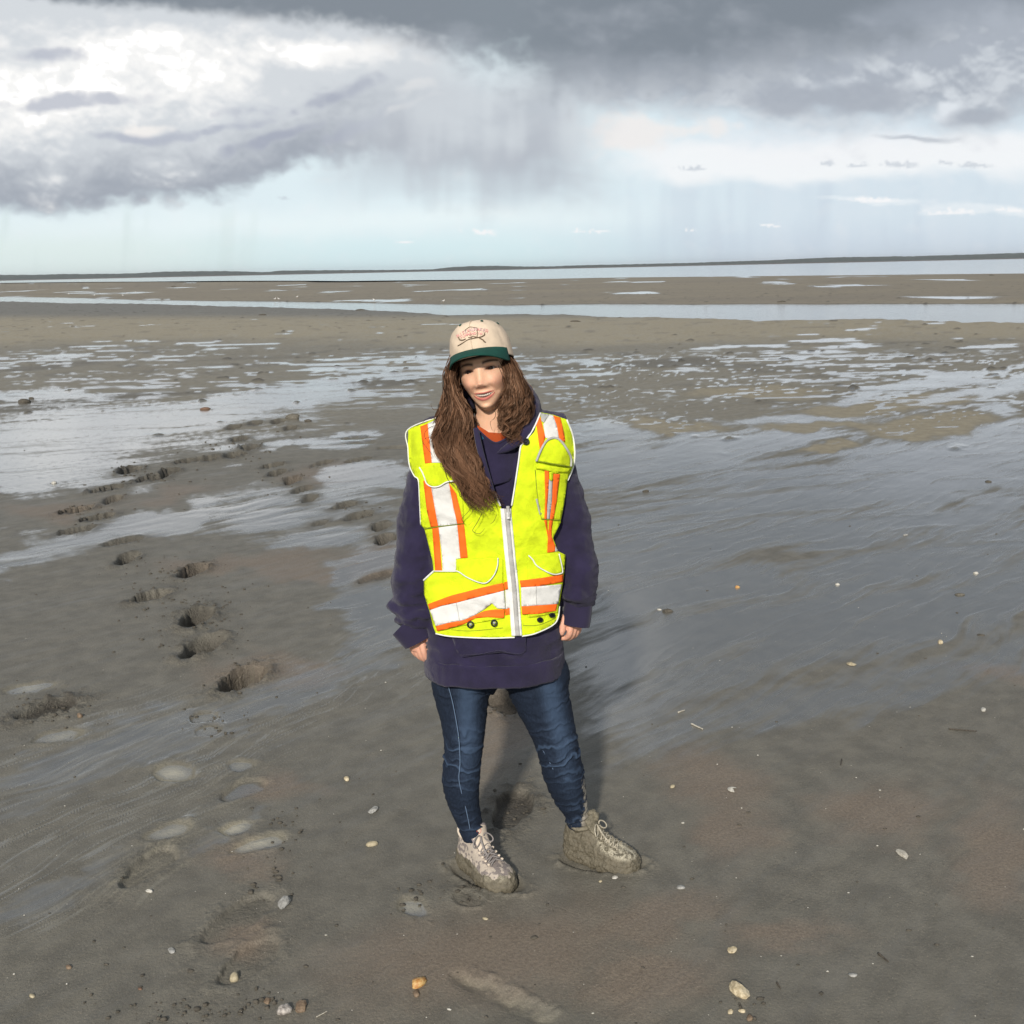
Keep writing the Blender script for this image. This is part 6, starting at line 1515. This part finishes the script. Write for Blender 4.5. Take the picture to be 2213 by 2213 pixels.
ST('mud_clod', 'reddish clod on the bright film left of the trail', 'clod', 443, 885, 24, 'red', .4)
ST('pebble', 'white topped stone left of the footprint trail', 'stone', 117, 1044, 14, 'white', .6)
for x, y, w_, lab in ((567, 681, 20, 'dark lump on the tan bank left of the cap, below the channel'), (779, 671, 24, 'dark lump on the near channel bank left of the cap'), (1243, 695, 24, 'dark lump on the tan bank just right of the cap'), (1646, 690, 24, 'dark lump at the near waterline right of the cap'), (1690, 653, 22, 'dark lump on the far side of the channel, right half'), (2112, 692, 14, 'dark lump on the near bank by the right edge'), (2142, 595, 14, 'dark lump on the far flat by the right edge'), (305, 654, 18, 'dark lump in the left channel shallows'), (375, 620, 12, 'dark lump on the far flat left of centre')):
    ST('mud_clod', lab, 'clod', x, y, w_, 'dark', .35, .2, elong=1.6)
shell('shell', 'white open shell in the brown patch right of the caked boot', 1584, 1707, 24, 'white', 1.1)
shell('shell', 'pinkish half buried shell on the sheen above the sticks', 1840, 1436, 22, 'tan', 2.4)
stick('long dark stick lying level near the right edge', 2050, 1577, 2111, 1582, 0.0035, 'wood')
stick('pale short stick slanting down, right of the knees', 1494, 1566, 1519, 1578, 0.004, 'pale')
stick('white splinter just above the pale short stick', 1465, 1541, 1480, 1536, 0.0035, 'pale')
stick('dark slanting twig in the lower right corner area', 1898, 2062, 1920, 2080, 0.0035, 'wood')
stick('short dark twig right of the cream broken rock', 1679, 2125, 1687, 2138, 0.003, 'wood')
stick('tiny dark upright looking twig in the grey sheen at right', 1819, 1642, 1817, 1654, 0.0028, 'wood')
stick('thin pale twig at the bottom edge right of the round cobble', 684, 2200, 708, 2187, 0.0018, 'pale')
# gulls across the channel
M_GULL = fcol('white_feather', (0.80, 0.79, 0.76), 0.8); M_WING = fcol('grey_feather', (0.36, 0.37, 0.39), 0.8); M_BILL = fcol('yellow_bill', (0.55, 0.32, 0.04), 0.5)
def gull(px, py, face):
    c = gp(px, py); root = empty('gull', (float(c[0]), float(c[1]), ground_z(c[0], c[1])))
    P = np.array([(-.20, 0, .17), (-.12, 0, .20), (0, 0, .21), (.09, 0, .24), (.13, 0, .30), (.16, 0, .345), (.19, 0, .345)]); P[:, 0] *= face
    Pq, r_ = resample(P, 20, np.array([.008, .045, .07, .055, .034, .036, .012]))
    mesh_obj('body', *tube(Pq, r_, 10), M_GULL, root)
    for s_ in (-1, 1):
        Wp = np.array([(.06, s_ * .062, .22), (-.08, s_ * .066, .215), (-.24, s_ * .03, .185)]); Wp[:, 0] *= face
        mesh_obj('wing', *tube(resample(Wp, 10), np.interp(np.linspace(0, 1, 10), [0, .4, 1], [.02, .035, .006]), 8, sy=0.35), M_WING, root)
        Lp = np.array([(0, s_ * .025, .16), (0, s_ * .025, .0)]); mesh_obj('leg', *tube(resample(Lp, 4), .006, 6), M_BILL, root)
    Bp = np.array([(.18, 0, .343), (.23, 0, .335)]); Bp[:, 0] *= face; mesh_obj('bill', *tube(resample(Bp, 4), [.011, .009, .006, .003], 6), M_BILL, root)
    root.scale = (0.5, 0.5, 0.5)
    return tag(root, 'tiny white gull standing by the water of the far channel bank', 'gull', 'gulls along the far channel bank')
for k, (x, y) in enumerate([(149, 637), (204, 640), (266, 641), (274, 636), (294, 633), (594, 649), (603, 649), (642, 644), (809, 651), (958, 654)]): gull(x, y, 1 if k % 2 else -1)
# crumbs of mud along the trails, and shell grit: too small and many to count
def scatter(name, spots, mat, kmax):
    V0, F0 = _ico(1); V, F, o = [], [], 0
    for (x, y, r_, fl) in spots:
        q = V0 * (1 + 0.7 * fbm3(V0 * 1.3 + x * 9 + y * 5, 2)[:, None]) * np.array([srng.uniform(.8, 1.5), srng.uniform(.7, 1.1), fl]) * r_
        q = q + np.array([x, y, ground_z(x, y) + r_ * fl * 0.35]); V.append(q); F.append(np.array(F0) + o); o += len(q)
    ob = mesh_obj(name, np.concatenate(V), np.concatenate(F), mat, smooth=False); return tag(ob, None, None, None, 'stuff')
sp = []
for (px, py, n, sx, sy_) in [(400, 1280, 110, 60, 45), (440, 1350, 110, 60, 40), (330, 1250, 60, 60, 30), (510, 1470, 50, 45, 25), (300, 1030, 70, 60, 18), (180, 1110, 40, 40, 16), (510, 970, 70, 60, 16), (110, 1530, 50, 50, 22), (610, 1780, 25, 25, 30), (590, 1890, 22, 40, 25), (480, 1560, 25, 40, 20), (560, 2170, 40, 60, 18), (380, 2185, 50, 60, 16), (1015, 1920, 26, 22, 14), (900, 1930, 20, 35, 20), (1110, 1745, 20, 30, 18), (1090, 1530, 16, 30, 14), (640, 1030, 24, 40, 12), (780, 1100, 20, 40, 14), (1600, 2170, 14, 25, 18)]:
    for k in range(n):
        c = gp(px + srng.normal() * sx, py + srng.normal() * sy_); sp.append((c[0], c[1], min(0.008, srng.gamma(2.0, 0.0022)) * (1 + 0.12 * max(0, c[1] - 4)), srng.uniform(.4, .8)))
for k in range(260):
    c = gp(srng.uniform(0, 2213), 2213 - 1500 * srng.random() ** 1.3); 
    if c[1] < 14: sp.append((c[0], c[1], min(0.006, srng.gamma(1.6, 0.0018)) * (1 + 0.1 * max(0, c[1] - 4)), .45))
scatter('mud_crumbs', sp, SM['dark'], 0)
sp = []
for k in range(260):
    c = gp(srng.uniform(0, 2213), srng.uniform(1250, 2213)); sp.append((c[0], c[1], srng.gamma(2.0, 0.0007), .5))
scatter('shell_grit', sp, SM['white'], 0)
